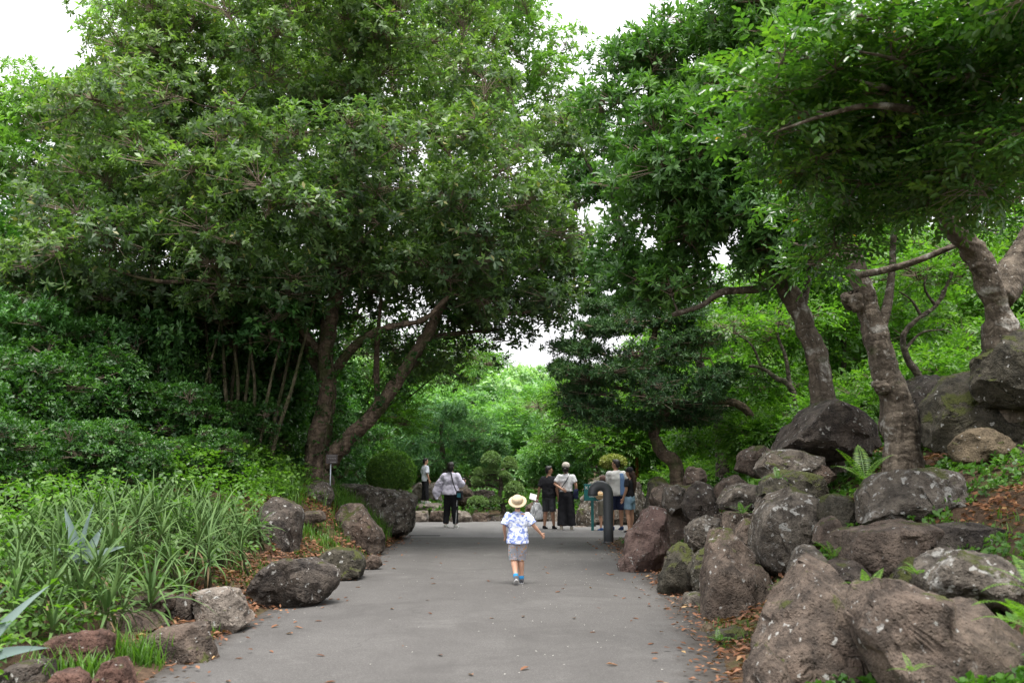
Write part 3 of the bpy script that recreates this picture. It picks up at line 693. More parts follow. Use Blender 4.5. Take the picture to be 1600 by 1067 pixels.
for x, y, s, rz, sz in [(-6.4, 17.6, 0.85, 1.9, 0.75), (-9.3, 14.2, 1.0, 3.6, 1.05), (-10.5, 17.5, 1.2, 5.0, 1.35), (-7.2, 12.4, 0.75, 0.4, 0.8), (-5.6, 18.6, 0.7, 2.7, 0.7), (-7.2, 19.2, 0.9, 4.4, 1.1), (-6.0, 14.3, 0.62, 1.1, 0.62), (-7.9, 13.2, 0.8, 2.2, 0.85), (-4.9, 16.6, 0.5, 3.9, 0.5), (-8.2, 18.4, 0.9, 2.4, 1.2)]:
    put(s_mid, x, y, s, rz, sz)
s_lite = shrub('climbing_shrub', 'light green vine-hung shrub at the outer end of the thicket', -10.3, 19.8, 1.35, 3.4, 70, dict(n=7, L=0.13, W=0.075, Ls=0.35), M['lf_shrub'], 23, 'light vine-hung shrubs', cs=(0.48, 0.34), nros=45, mode='spray')
put(s_lite, -11.6, 21.5, 1.2, 2.0, 1.5); put(s_lite, -8.6, 12.0, 0.62, 4.0, 0.42); put(s_lite, -8.0, 20.2, 0.8, 1.4, 0.9); put(s_lite, -6.4, 23.0, 0.7, 3.1, 0.8); put(s_lite, -9.6, 17.2, 0.75, 5.1, 0.8); put(s_lite, -7.0, 17.0, 0.5, 0.7, 0.62); put(s_lite, -8.9, 14.9, 0.62, 2.9, 0.72); put(s_lite, -6.7, 18.9, 0.55, 4.6, 0.85); put(s_lite, -7.4, 15.4, 0.4, 1.9, 0.5)

# --- right bank: leaning trunk A with oblong leaves
OB = dict(n=11, L=0.145, W=0.038, spread=(25, 90))
ab = at(1292, 640, 14.0); ab.z = Hs(ab.x, ab.y) + 0.0
limbs = [
    ([ab] + P_(14, (1283, 590), (1262, 520), (1235, 460), (1200, 405), (1165, 340, .1), (1140, 250, .2), (1120, 140, .3), (1110, 20, .4)), 0.185, 0.07),
    (P_(14, (1222, 440), (1180, 452, -.2), (1130, 456, -.3), (1095, 478, -.3), (1050, 492, -.2)), 0.075, 0.03),
    (P_(14, (1250, 500), (1262, 440, .3), (1275, 360, .6), (1290, 260, .8)), 0.07, 0.03),
    (P_(14, (1165, 340), (1110, 330, -.3), (1050, 300, -.4)), 0.06, 0.02),
    (P_(14, (1140, 250), (1080, 190, .3), (1020, 140, .6)), 0.06, 0.02),
    (P_(14, (1130, 200), (1190, 130, -.4), (1240, 80, -.6)), 0.06, 0.02)]
lobes = [px_lobe(1010, 160, 15, 85, 95, 1.2), px_lobe(1165, 40, 14.4, 115, 90, 1.4), px_lobe(1180, 190, 14, 110, 110, 1.3), px_lobe(1050, 300, 13.8, 85, 105, 1.1, 1.2),
         px_lobe(1150, 370, 13.4, 95, 60, .9), px_lobe(985, 400, 15.0, 45, 60, .8, .6), px_lobe(1240, 290, 13.8, 90, 80, 1.0), px_lobe(1230, 60, 13.6, 100, 90, 1.2), px_lobe(1040, 440, 14.4, 70, 35, .7, .7),
         px_lobe(1100, 200, 13.2, 90, 90, .9)]
grow('leaning_tree', 'leaning tree with speckled trunk rising behind the large dark boulder', ab, limbs, lobes, 150, (0.50, 0.32), 58, OB, M['bark_lichen'], M['lf_right'], 31, simple=True, twigs=0.3, shell=0.4, upbias=0.45, fill=0.5)

# --- trunk B with the knob and fork
bb = at(1412, 704, 12.0); bb.z = Hs(bb.x, bb.y) - 0.1
limbs = [
    ([bb] + P_(12, (1402, 640), (1385, 580), (1368, 520), (1350, 465), (1338, 420), (1325, 360), (1335, 280), (1350, 180)), 0.205, 0.09),
    (P_(12, (1375, 520), (1388, 470, .2), (1394, 420, .3), (1400, 350, .5), (1430, 260, .7)), 0.07, 0.03),
    (P_(12, (1330, 430), (1370, 425, -.6), (1420, 412, -.9), (1465, 395, -1), (1500, 380, -1)), 0.05, 0.03),
    (P_(12, (1330, 410), (1280, 390, -.3), (1230, 380, -.5)), 0.05, 0.02)]
tB = grow('forked_tree', 'lichen-spotted trunk with a swollen knob standing before the mossy rocks', bb, limbs,
     [px_lobe(1340, 320, 12.4, 130, 60, 1.3), px_lobe(1450, 260, 12.8, 140, 80, 1.4), px_lobe(1420, 130, 13.2, 180, 90, 1.6), px_lobe(1560, 260, 13, 100, 120, 1.4)], 46, (0.55, 0.30), 46,
     dict(n=8, L=0.11, W=0.042, Ls=0.32), M['bark_lichen'], M['lf_gloss'], 32, simple=True, mode='spray', twigs=0.4, fill=0.4)
for (kx, ky, kY), kr in [((1333, 470, 11.93), (0.14, 0.11, 0.12)), ((1378, 606, 11.88), (0.10, 0.10, 0.09))]:
    kb = MB(); kb.ell(at(kx, ky, kY) - bb, kr, Euler((0.3, 0.6, 0)), 12); me = bake(kb.mesh('knob'), [('SUBSURF', dict(levels=2, render_levels=2))])
    for vtx in me.vertices: vtx.co = Vector(vtx.co) + Vector(vtx.normal) * 0.06 * noise.fractal(Vector(vtx.co) * 8, 1.0, 2.0, 3)
    child('knob', me, M['bark_lichen'], tB)

# --- tree C at the right edge whose branches hang over the path
cb = at(1575, 575, 11.0); cb.z = Hs(cb.x, cb.y) - 0.1
limbs = [
    ([cb] + P_(11, (1568, 540), (1560, 490), (1545, 440, -.1), (1520, 390, -.2), (1480, 345, -.4), (1455, 295, -.7), (1442, 245, -.9), (1420, 215, -1.1)), 0.22, 0.05),
    (P_(11, (1562, 470), (1580, 425, .2), (1600, 390, .3), (1640, 300, .3), (1670, 180, 0), (1690, 80, -.5)), 0.18, 0.09),
    (P_(11, (1442, 250), (1400, 280, -1.75), (1340, 285, -2.05), (1270, 270, -2.25)), 0.05, 0.007),
    (P_(11, (1425, 225), (1380, 235, -2.05), (1320, 228, -2.45)), 0.045, 0.007),
    (P_(11, (1665, 190), (1600, 168, -2.05), (1540, 174, -2.65), (1460, 165, -3.15), (1390, 140, -3.45), (1320, 120, -3.65)), 0.08, 0.007),
    (P_(11, (1540, 174, -2.65), (1440, 172, -3.35), (1360, 165, -3.65), (1290, 180, -3.75), (1215, 205, -3.85)), 0.05, 0.007),
    (P_(11, (1480, 168, -3.05), (1440, 130, -3.45), (1400, 95, -3.85), (1340, 80, -4.05)), 0.04, 0.007),
    (P_(11, (1690, 80, -.5), (1620, 30, -2.5), (1540, 12, -3.6), (1460, -10, -4)), 0.08, 0.03)]
lobes = [px_lobe(1300, 110, 7.7, 100, 70, .8, 1.2), px_lobe(1430, 60, 7.5, 150, 60, .9, 1.2), px_lobe(1560, 110, 7.5, 110, 110, .9), px_lobe(1390, 250, 9.2, 150, 60, .9),
         px_lobe(1250, 270, 8.6, 80, 55, .7), px_lobe(1225, 190, 7.8, 60, 60, .6), px_lobe(1520, 300, 8.6, 110, 50, .8), px_lobe(1590, 240, 7.2, 90, 80, .7), px_lobe(1310, 180, 8.2, 120, 60, .8, 1.2),
         px_lobe(1450, 165, 8.2, 150, 60, .8), px_lobe(1270, 390, 10.2, 65, 50, .6, 1.0), px_lobe(1600, 20, 6.8, 120, 60, .8), px_lobe(1330, 330, 9.6, 90, 40, .6)]
grow('overhanging_tree', 'smooth forked trunk behind the mossy rock face, its glossy branches overhanging the path', cb, limbs, lobes, 128, (0.40, 0.12), 32,
     dict(n=9, L=0.082, W=0.040, Ls=0.28, acc=0.003, flat=0.45), M['bark_lichen'], M['lf_gloss'], 33, mode='spray', twigs=0.6, shell=0.2, upbias=0.0, fill=0.15, twig_r=0.005)

# --- dark layered conifer over the rock bank
db = at(1052, 752, 19.0); db.z = Hs(db.x, db.y) - 0.1
limbs = [
    ([db] + P_(19, (1058, 735), (1035, 705), (1022, 680), (1030, 650), (1022, 610), (1010, 570), (1020, 530), (1030, 490)), 0.15, 0.05),
    (P_(19, (1028, 655), (1060, 630, .2), (1110, 625, .3), (1150, 630, .4), (1185, 660, .4), (1218, 686, .5)), 0.10, 0.07),
    (P_(19, (1025, 630), (985, 610, -.3), (940, 600, -.4), (905, 575, -.4)), 0.06, 0.02),
    (P_(19, (1015, 580), (960, 560, .4), (920, 545, .6)), 0.05, 0.02),
    (P_(19, (1012, 575), (1060, 560, -.4), (1110, 560, -.6)), 0.05, 0.02)]
k19 = 19 / FPX; cl = []
rd = random.Random(5)
for cx, cyy, rx, rz in [(905, 545, 48, 16), (950, 585, 75, 18), (1010, 555, 78, 20), (1065, 595, 85, 18), (1000, 625, 95, 18), (1100, 638, 58, 15), (935, 640, 62, 15), (1125, 585, 40, 15), (1080, 530, 65, 18), (985, 505, 70, 18), (915, 610, 55, 16), (1040, 655, 80, 15), (1035, 480, 55, 16), (940, 515, 45, 14), (1120, 612, 48, 14), (975, 655, 60, 14), (890, 575, 35, 14), (1000, 468, 60, 16), (955, 480, 45, 14), (1075, 495, 50, 15)]:
    for j in range(5):
        cl.append((at(cx + rd.uniform(-.6, .6) * rx, cyy + rd.uniform(-.4, .4) * rz, 19 + rd.uniform(-1.2, 1.2)), (rx * k19 * 0.62, rx * k19 * 0.62, rz * k19 * 0.95)))
grow('layered_conifer', 'dark conifer with flat layered foliage and crooked trunk on the rocks', db, limbs, None, 0, (0.5, 0.2), 105,
     dict(n=10, L=0.095, W=0.018, spread=(10, 85)), M['bark_brown'], M['lf_pine'], 34, clumps=cl, twigs=0.3, fill=0.3, upbias=0.3, simple=True)

# --- thin foliage of the tree filling the gap between the two crowns
gb = at(1130, 700, 22.0); gb.z = Hs(gb.x, gb.y) - 0.1
limbs = [([gb] + P_(22, (1120, 640), (1090, 560), (1040, 470), (990, 390), (950, 300)), 0.13, 0.04),
         (P_(22, (1040, 470), (980, 460), (920, 470)), 0.05, 0.02), (P_(22, (990, 390), (930, 380), (890, 400)), 0.05, 0.02), (P_(22, (960, 320), (920, 260), (890, 180)), 0.05, 0.02)]
grow('slender_tree', 'slender leaning tree whose thin foliage fills the gap above the conifer', gb, limbs,
     [px_lobe(925, 260, 22, 50, 90, 1.2), px_lobe(900, 420, 22, 50, 60, 1.0, .8), px_lobe(985, 450, 21.5, 80, 50, 1.0), px_lobe(1060, 440, 22, 80, 50, 1.0), px_lobe(930, 500, 22, 50, 30, .8, .7)], 46, (0.50, 0.30), 48,
     dict(n=8, L=0.125, W=0.045), M['bark_grey'], M['lf_shrub'], 35, twigs=0.5, fill=0.3)

# --- dark-limbed understorey trees behind the lichened trunks
ub = at(1452, 640, 15.5); ub.z = Hs(ub.x, ub.y) - 0.1
grow('crooked_tree', 'small dark tree with crooked bare limbs between the lichened trunks', ub,
     [([ub] + P_(15.5, (1440, 600), (1418, 560), (1412, 525), (1432, 500), (1462, 478), (1480, 445), (1492, 410)), 0.075, 0.02), (P_(15.5, (1440, 495), (1425, 470), (1405, 455)), 0.03, 0.01), (P_(15.5, (1415, 545), (1440, 520), (1475, 515)), 0.03, 0.01), (P_(15.5, (1462, 478), (1445, 450), (1450, 420)), 0.028, 0.01)],
     [px_lobe(1480, 420, 16, 70, 30, .7), px_lobe(1400, 440, 16, 50, 30, .6)], 14, (0.4, 0.2), 26, dict(n=8, L=0.10, W=0.045, Ls=0.3), M['bark_grey'], M['lf_lime'], 71, mode='spray', simple=True)
ub = at(1258, 640, 18.0); ub.z = Hs(ub.x, ub.y) - 0.1
grow('crooked_tree', 'slanting bare-limbed tree beside the large smooth dark boulder', ub,
     [([ub] + P_(18, (1240, 615), (1212, 590), (1190, 575), (1170, 572)), 0.07, 0.025), (P_(18, (1235, 610), (1228, 560), (1215, 520), (1225, 480)), 0.05, 0.015), (P_(18, (1190, 575), (1175, 540), (1150, 520)), 0.03, 0.01)],
     [px_lobe(1180, 520, 18.5, 60, 30, .7), px_lobe(1230, 490, 18.5, 50, 30, .7)], 14, (0.45, 0.22), 26, dict(n=8, L=0.10, W=0.045, Ls=0.3), M['bark_grey'], M['lf_lime'], 72, mode='spray', simple=True)

# --- bright woodland behind the right bank
LM = dict(n=9, L=0.125, W=0.055, Ls=0.42)
w0 = simple_tree('woodland_tree', 'lime green backlit tree in the wood behind the lichened trunks', 7.0, 21.0, (7.3, 21.4, 5.6),
                 [(Vector((7.0, 21, 3.6)), (1.9, 1.7, 0.9), 1), (Vector((8.2, 21.8, 4.6)), (1.6, 1.6, 0.9), 1), (Vector((5.8, 21.2, 4.9)), (1.5, 1.5, 0.8), 1), (Vector((7.2, 20.6, 6.0)), (1.8, 1.6, 0.9), 1)],
                 90, (0.50, 0.26), 40, LM, M['bark_grey'], M['lf_lime'], 41, r0=0.11, group='woodland trees', mode='spray', twigs=0.4, fill=0.2, upbias=0.2, simple=True)
for x, y, s, rz in [(10.6, 23.5, 1.15, 2.0), (6.2, 26.5, 1.1, 3.9), (9.2, 30.5, 1.4, 5.0), (14.0, 27.0, 1.4, 1.1), (12.8, 19.0, 1.0, 4.4), (4.6, 31.5, 0.85, 0.5), (6.8, 36.0, 1.4, 2.8), (15.5, 22.0, 1.3, 3.1), (12.5, 35.0, 1.7, 0.9)]:
    put(w0, x, y, s, rz)
s_r = shrub('shrub', 'bright green undergrowth shrub on the slope behind the rock wall', 6.0, 17.5, 0.9, 1.1, 46, dict(n=8, L=0.10, W=0.04, Ls=0.3), M['lf_lime'], 42, 'undergrowth shrubs behind the rock wall', cs=(0.30, 0.2), nros=34, mode='spray')
for x, y, s, rz in [(5.0, 19.6, 1.0, 1.0), (7.8, 18.5, 1.2, 2.2), (4.6, 23.2, 0.9, 3.2), (6.6, 23.6, 1.3, 4.4), (9.6, 19.8, 1.4, 5.3), (5.5, 26.0, 1.1, 0.3), (11.2, 16.5, 1.2, 2.9), (8.6, 15.2, 0.9, 3.7), (3.9, 30.3, 1.0, 5.9), (5.6, 29.0, 1.2, 1.7)]:
    put(s_r, x, y, s, rz)
simple_tree('maple_tree', 'yellow-green fine-leaved tree drooping behind the dark conifer', 4.9, 32, at(960, 650, 31.5),
            [px_lobe(880, 655, 31, 60, 40, 1.2), px_lobe(950, 690, 31, 70, 35, 1.2), px_lobe(1010, 690, 31.5, 60, 45, 1.2), px_lobe(930, 625, 31.5, 70, 35, 1.2)],
            44, (0.50, 0.24), 55, dict(n=9, L=0.10, W=0.05, Ls=0.36), M['bark_grey'], M['lf_lime'], 43, r0=0.09, mode='spray', upbias=0.1, simple=True)

# --- garden trees beyond the square
k40 = 40 / FPX; cl = []
for cx, cyy, rx, rz in [(690, 640, 50, 14), (650, 660, 55, 14), (730, 665, 60, 14), (690, 685, 70, 14), (640, 700, 50, 14), (750, 695, 50, 13), (700, 715, 75, 14), (660, 730, 60, 12), (760, 720, 40, 12), (715, 645, 45, 12), (790, 700, 30, 10)]:
    for j in range(5):
        cl.append((at(cx + rd.uniform(-.6, .6) * rx, cyy + rd.uniform(-.5, .5) * rz, 38 + rd.uniform(-1.6, 1.6)), (rx * k40 * 0.5, rx * k40 * 0.5, rz * k40 * 0.8)))
pb = Vector((-2.6, 38, Hs(-2.6, 38) - 0.1))
grow('garden_pine', 'broad blue-green layered pine behind the woman in white', pb, [([pb, pb + Vector((0.1, 0, 1.2)), pb + Vector((-0.1, 0, 2.4)), pb + Vector((0, 0, 3.6))], 0.16, 0.05)], None, 0, (0.5, 0.2), 70,
     dict(n=11, L=0.15, W=0.026, spread=(10, 85)), M['bark_grey'], M['lf_bluepine_hazed'], 51, clumps=cl, twigs=0.2, fill=0.3, upbias=0.35, simple=True)
far = simple_tree('hill_tree', 'haze-paled green round-crowned tree on the distant hillside', 0, 75, (0.2, 75, Hs(0, 75) + 5),
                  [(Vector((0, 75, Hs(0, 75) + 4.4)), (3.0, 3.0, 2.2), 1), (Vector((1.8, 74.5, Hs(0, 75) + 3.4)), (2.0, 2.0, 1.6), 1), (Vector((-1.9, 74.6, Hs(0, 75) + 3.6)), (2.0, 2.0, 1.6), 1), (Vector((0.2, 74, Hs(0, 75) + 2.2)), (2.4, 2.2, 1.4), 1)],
                  70, (0.85, 0.55), 34, dict(n=8, L=0.34, W=0.15), M['bark_grey'], M['lf_far_hazed'], 61, r0=0.2, group='trees on the far hillside', simple=True, twigs=0.0, fill=0.5)
rf = random.Random(9)
for i in range(46):
    y = 58 + (i % 8) * 12 + rf.uniform(-4, 4); x = rf.uniform(-0.24, 0.20) * y
    put(far, x, y, rf.uniform(0.8, 1.3), rf.uniform(0, 6.28), rf.uniform(0.8, 1.2))
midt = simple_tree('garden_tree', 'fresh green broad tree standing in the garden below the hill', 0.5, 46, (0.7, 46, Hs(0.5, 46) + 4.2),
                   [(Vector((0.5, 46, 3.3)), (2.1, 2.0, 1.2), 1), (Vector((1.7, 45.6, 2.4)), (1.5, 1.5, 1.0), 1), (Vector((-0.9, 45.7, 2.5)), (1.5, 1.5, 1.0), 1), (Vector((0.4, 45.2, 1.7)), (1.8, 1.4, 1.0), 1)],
                   75, (0.55, 0.32), 40, dict(n=8, L=0.18, W=0.07, Ls=0.5), M['bark_grey'], M['lf_mid_hazed'], 62, r0=0.14, group='garden trees beyond the square', mode='spray', twigs=0.0, fill=0.3, simple=True)
for x, y, s, rz in [(4.0, 43, 0.95, 1.0), (-4.8, 45, 1.2, 2.1), (7.2, 46, 1.2, 3.3), (-1.8, 52, 1.3, 4.2), (3.2, 54, 1.35, 5.1), (-8.5, 42, 1.2, 0.4), (1.8, 39.5, 0.62, 2.6), (5.6, 40.5, 0.8, 4.9), (-7.6, 37.0, 0.9, 3.0), (10.5, 42, 1.4, 2.0), (-12, 40, 1.6, 1.0), (-9.8, 34, 1.3, 2.4)]:
    put(midt, x, y, s, rz)
# ================================================================== rocks
def rock(label, outline, Y, thick, mat='rock', lean=0.35, seed=1, facets=15, rough=1.0, sub=1, name='boulder', group=None, soft=0.0):
    rng = random.Random(seed * 7 + 1)
    pts = [at(x, y, Y) for x, y in outline]; zmin = min(p.z for p in pts)
    pts = [p + Vector((0, lean * (p.z - zmin), 0)) for p in pts]
    per = [0.0]
    for i in range(len(pts)): per.append(per[-1] + (pts[(i + 1) % len(pts)] - pts[i]).length)
    n = 44 if Y < 12 and name == 'boulder' and not group else 32; ring = []
    for k in range(n):
        s = per[-1] * k / n; i = max(j for j in range(len(pts)) if per[j] <= s + 1e-9)
        t = (s - per[i]) / max(1e-6, per[i + 1] - per[i]); ring.append(pts[i].lerp(pts[(i + 1) % len(pts)], t))
    c = sum(ring, Vector()) / n; size = (max((p - c).length for p in ring) + sum((p - c).length for p in ring) / n) / 2
    A = [-84, -66, -50, -36, -22, -8, 8, 22, 38, 56, 80]; V = []; F = []
    skew = Vector((rng.uniform(-.25, .25), 0, rng.uniform(-.2, .25))) * size
    for a in A:
        a = R(a); s = max(0.03, math.cos(a)) ** 0.34; dy = thick * 0.5 * math.copysign(abs(math.sin(a)) ** 0.85, math.sin(a))
        f = abs(math.sin(a)) ** 2
        for p in ring:
            q = c + (p - c) * s + skew * f * (1 if a < 0 else 0.3); q.y += dy; V.append(q)
    na = len(A)
    for i in range(na - 1):
        for k in range(n):
            k2 = (k + 1) % n; F.append([i * n + k, i * n + k2, (i + 1) * n + k2, (i + 1) * n + k])
    F.append(list(range(n))[::-1]); F.append([(na - 1) * n + k for k in range(n)])
    # flat breaks
    planes = []
    for j in range(facets):
        d = Vector((rng.gauss(0, 0.55), -abs(rng.gauss(0.8, 0.4)), rng.gauss(0.1, 0.5))).normalized()
        ext = max((q - c).dot(d) for q in V); planes.append((d, ext * rng.uniform(0.60, 0.88)))
    V2 = []
    for q in V:
        for d, o in planes:
            e = (q - c).dot(d) - o
            if e > 0: q = q - d * e * 0.97
        V2.append(q)
    base = Vector((c.x, c.y, zmin)); me = bpy.data.meshes.new('boulder'); me.from_pydata([q - base for q in V2], [], F)
    bm = bmesh.new(); bm.from_mesh(me)
    bmesh.ops.subdivide_edges(bm, edges=bm.edges, cuts=sub, use_grid_fill=True)
    bmesh.ops.recalc_face_normals(bm, faces=bm.faces); bm.normal_update()
    # fracture faces: each patch of the surface is pressed onto its own tilted plane
    co = np.array([tuple(v_.co) for v_ in bm.verts]); no = np.array([tuple(v_.normal) for v_ in bm.verts]); gr = np.random.default_rng(seed + 500)
    K = int(facets * 1.6) + 6; ids = gr.choice(len(co), K, replace=False); pk = co[ids]; nk_ = nrm(no[ids] + gr.normal(0, 0.22, (K, 3)))
    wob = np.array([tuple(noise.noise_vector(Vector(q) * (2.4 / size) + Vector((seed, 0, 0)))) for q in co]) * size * 0.16
    dist = np.linalg.norm((co + wob)[:, None, :] - pk[None], axis=2); cell = np.argmin(dist, 1)
    off_ = ((co - pk[cell]) * nk_[cell]).sum(1); off_ = np.clip(off_, -0.16 * size, 0.16 * size)
    co = co - nk_[cell] * (off_ * 0.80)[:, None] + nk_[cell] * (gr.normal(0, 0.012, K)[cell] * size)[:, None]
    for v_, q in zip(bm.verts, co): v_.co = q
    bmesh.ops.smooth_vert(bm, verts=bm.verts, factor=0.28, use_axis_x=True, use_axis_y=True, use_axis_z=True); bm.normal_update()
    sd = Vector((seed * 3.7, seed * 1.3, 0)); f2 = 5.0 / size; f3 = 17.0 / size
    for vtx in bm.verts:
        q = vtx.co
        d = size * rough * (0.026 * noise.ridged_multi_fractal(q * f2 + sd, 0.9, 2.0, 3, 1.0, 2.0) + 0.020 * noise.fractal(q * f3 + sd, 0.8, 2.0, 3) - 0.02)
        vtx.co = q + vtx.normal * d
    # keep the overall width and height of the outline
    for ax in (0, 2):
        lo, hi = min(p[ax] for p in pts), max(p[ax] for p in pts); l2 = min(v_.co[ax] for v_ in bm.verts) + base[ax]; h2 = max(v_.co[ax] for v_ in bm.verts) + base[ax]
        for v_ in bm.verts: v_.co[ax] = lo + (v_.co[ax] + base[ax] - l2) * (hi - lo) / (h2 - l2) - base[ax]
    bm.to_mesh(me); bm.free()
    me.polygons.foreach_set('use_smooth', [True] * len(me.polygons)); me.set_sharp_from_angle(angle=R(30)); me.update()
    o = link(name, me, M[mat], None, base); tag(o, label, 'rock', group)
    return o

rk = rock
# --- right bank, from the square towards the camera
rk('pinkish upright slab at the path edge beside the bent pipe', [(966, 898), (974, 875), (986, 840), (1003, 801), (1022, 791), (1042, 793), (1052, 825), (1051, 864), (1044, 898), (1007, 900)], 14.7, 0.75, 'rock_pink', 0.35, 1, rough=0.6)
rk('tall brown lichened rock rising behind the pinkish slab', [(1040, 799), (1044, 860), (1072, 868), (1135, 850), (1133, 790), (1125, 757), (1108, 752), (1072, 757), (1039, 754), (1024, 782)], 16.2, 1.3, 'rock', 0.45, 2)
rk('mossy green-brown rock under the crooked conifer trunk', [(1008, 812), (1012, 789), (1018, 752), (1035, 744), (1052, 757), (1045, 815)], 17.8, 0.9, 'rock_moss', 0.3, 3)
rk('knotted grey rock with deep cracks between pinkish slab and tall brown wedge', [(1071, 825), (1080, 814), (1106, 804), (1129, 810), (1140, 840), (1125, 868), (1102, 876), (1080, 866), (1070, 846)], 13.4, 0.8, 'rock_lichen', 0.2, 4, rough=1.9)
rk('brown ledge rock with dry leaves below the grey dome', [(1122, 803), (1150, 798), (1192, 801), (1200, 830), (1175, 850), (1130, 845)], 13.6, 0.9, 'rock', 0.3, 5)
rk('low moss-streaked rock on the path edge between pinkish slab and brown wedge', [(1030, 922), (1036, 905), (1056, 865), (1072, 849), (1092, 868), (1106, 905), (1108, 940), (1068, 950), (1037, 940)], 12.0, 0.7, 'rock_moss', 0.4, 6)
rk('tall brown wedge-shaped boulder with smooth streaked face at the path edge', [(1100, 972), (1106, 910), (1129, 841), (1149, 829), (1168, 833), (1196, 886), (1220, 914), (1236, 965), (1222, 1000), (1182, 1018), (1150, 995), (1112, 978)], 9.9, 0.9, 'rock', 0.45, 7, rough=0.7)
rk('dark white-speckled boulder with mossy crown leaning over the brown wedge', [(1184, 829), (1194, 800), (1214, 776), (1251, 760), (1295, 780), (1303, 815), (1275, 840), (1256, 866), (1250, 898), (1234, 922), (1208, 898), (1190, 873)], 10.3, 1.0, 'rock_lichen', 0.3, 8)
rk('massive grey-brown pyramid boulder with pale spots beside the path', [(1180, 1100), (1190, 1030), (1223, 972), (1285, 902), (1307, 876), (1326, 884), (1346, 910), (1366, 941), (1386, 977), (1406, 1011), (1418, 1045), (1416, 1130), (1300, 1155), (1195, 1140)], 6.7, 0.95, 'rock', 0.5, 9, sub=2, rough=0.75)
rk('low brown stone leaning on the foot of the massive pyramid boulder', [(1168, 1110), (1180, 1050), (1206, 1016), (1236, 1030), (1262, 1090), (1240, 1140), (1180, 1140)], 6.3, 0.5, 'rock', 0.4, 10)
rk('large dark slanting boulder with sharp crest and white spots beside the pyramid boulder', [(1365, 918), (1386, 930), (1431, 935), (1487, 946), (1544, 966), (1630, 1005), (1680, 1090), (1650, 1180), (1470, 1180), (1425, 1075), (1390, 985)], 5.7, 1.0, 'rock', 0.55, 11, sub=2, rough=0.55)
rk('pale-topped mossy boulder above the sharp-crested slanting one', [(1448, 915), (1454, 887), (1476, 873), (1496, 859), (1524, 865), (1572, 873), (1620, 900), (1630, 940), (1560, 955), (1501, 945), (1462, 938)], 6.7, 0.8, 'rock_lichen', 0.4, 12)
rk('long grey rock with moss ridge above the massive pyramid boulder', [(1322, 846), (1352, 826), (1420, 812), (1465, 818), (1494, 842), (1465, 880), (1430, 900), (1388, 916), (1347, 900), (1335, 868)], 7.9, 0.9, 'rock', 0.5, 13, rough=0.8)
rk('small dark stone wedged beside the long moss-ridged rock', [(1312, 853), (1325, 846), (1342, 850), (1347, 882), (1335, 898), (1316, 885)], 8.1, 0.35, 'rock_dark', 0.3, 14)
rk('broad pale flat-topped slab with moss below the fern', [(1352, 812), (1362, 772), (1389, 739), (1437, 733), (1515, 729), (1535, 756), (1518, 795), (1475, 815), (1397, 825)], 9.6, 1.0, 'rock_lichen', 0.55, 15, rough=0.7)
rk('large smooth dark boulder at the foot of the leaning trunk', [(1220, 702), (1246, 668), (1272, 633), (1316, 620), (1350, 629), (1378, 639), (1396, 672), (1380, 705), (1327, 715), (1293, 722), (1246, 715)], 13.0, 1.5, 'rock_dark', 0.45, 16, rough=0.55)
rk('low lichened rock in front of the large smooth dark boulder', [(1182, 733), (1205, 705), (1250, 700), (1293, 712), (1296, 740), (1250, 755), (1200, 752)], 12.4, 0.8, 'rock_lichen', 0.5, 17)
rk('dark moss-covered rock face above the rounded tan boulder', [(1458, 700), (1478, 640), (1505, 585), (1547, 568), (1600, 580), (1680, 640), (1670, 700), (1540, 712)], 11.0, 1.0, 'rock_moss', 0.6, 18)
rk('shadowy block of rock just behind the knobbed trunk', [(1410, 640), (1437, 586), (1480, 580), (1506, 590), (1500, 640), (1480, 695), (1440, 710), (1418, 690)], 13.8, 1.4, 'rock_dark', 0.4, 19)
rk('dark rounded rock at the base of the smooth forked trunk', [(1532, 610), (1545, 556), (1575, 530), (1630, 505), (1700, 550), (1700, 640), (1560, 640)], 10.5, 0.8, 'rock_moss', 0.4, 20)
rk('rounded tan boulder lying on dry leaves under the mossy rock face', [(1494, 700), (1505, 680), (1525, 669), (1550, 667), (1576, 680), (1588, 698), (1578, 722), (1521, 730), (1500, 724)], 10.5, 0.6, 'rock_tan', 0.3, 21, rough=0.6)
rk('grey dome-shaped rock with lichen above the brown ledge', [(1124, 788), (1140, 763), (1168, 754), (1187, 763), (1194, 788), (1166, 800), (1130, 798)], 13.1, 0.8, 'rock_lichen', 0.3, 22)
rk('squarish grey block beside the crooked conifer trunk', [(1070, 764), (1073, 733), (1080, 728), (1100, 730), (1106, 760), (1086, 768)], 17.0, 0.5, 'rock', 0.2, 23)
rk('flat moss-blanketed rock between fern and white-speckled boulder', [(1190, 775), (1203, 742), (1245, 733), (1290, 743), (1306, 772), (1250, 790)], 11.5, 0.9, 'rock_moss', 0.7, 24)
rk('small lichened stone squeezed behind the massive pyramid boulder', [(1236, 945), (1246, 900), (1262, 859), (1287, 855), (1306, 873), (1280, 920), (1250, 965)], 7.9, 0.5, 'rock_lichen', 0.4, 25)
rk('little brown rock in the leaf litter beside the white-speckled boulder', [(1276, 850), (1287, 817), (1307, 806), (1320, 833), (1300, 858)], 9.2, 0.4, 'rock', 0.3, 26)
rk('low rounded stone among weeds at the foot of the brown wedge', [(1104, 1012), (1125, 987), (1161, 981), (1178, 999), (1172, 1026), (1137, 1032)], 8.7, 0.35, 'rock_moss', 0.4, 27)
rk('pale cobble in the gutter below the brown wedge', [(1092, 992), (1104, 971), (1121, 978), (1118, 1000), (1100, 1004)], 9.3, 0.2, 'rock_tan', 0.2, 28)
rk('dull stone lying in litter at the far side of the mossy rock face', [(1585, 722), (1592, 700), (1612, 694), (1640, 720), (1610, 740)], 10.2, 0.4, 'rock_dark', 0.3, 29)
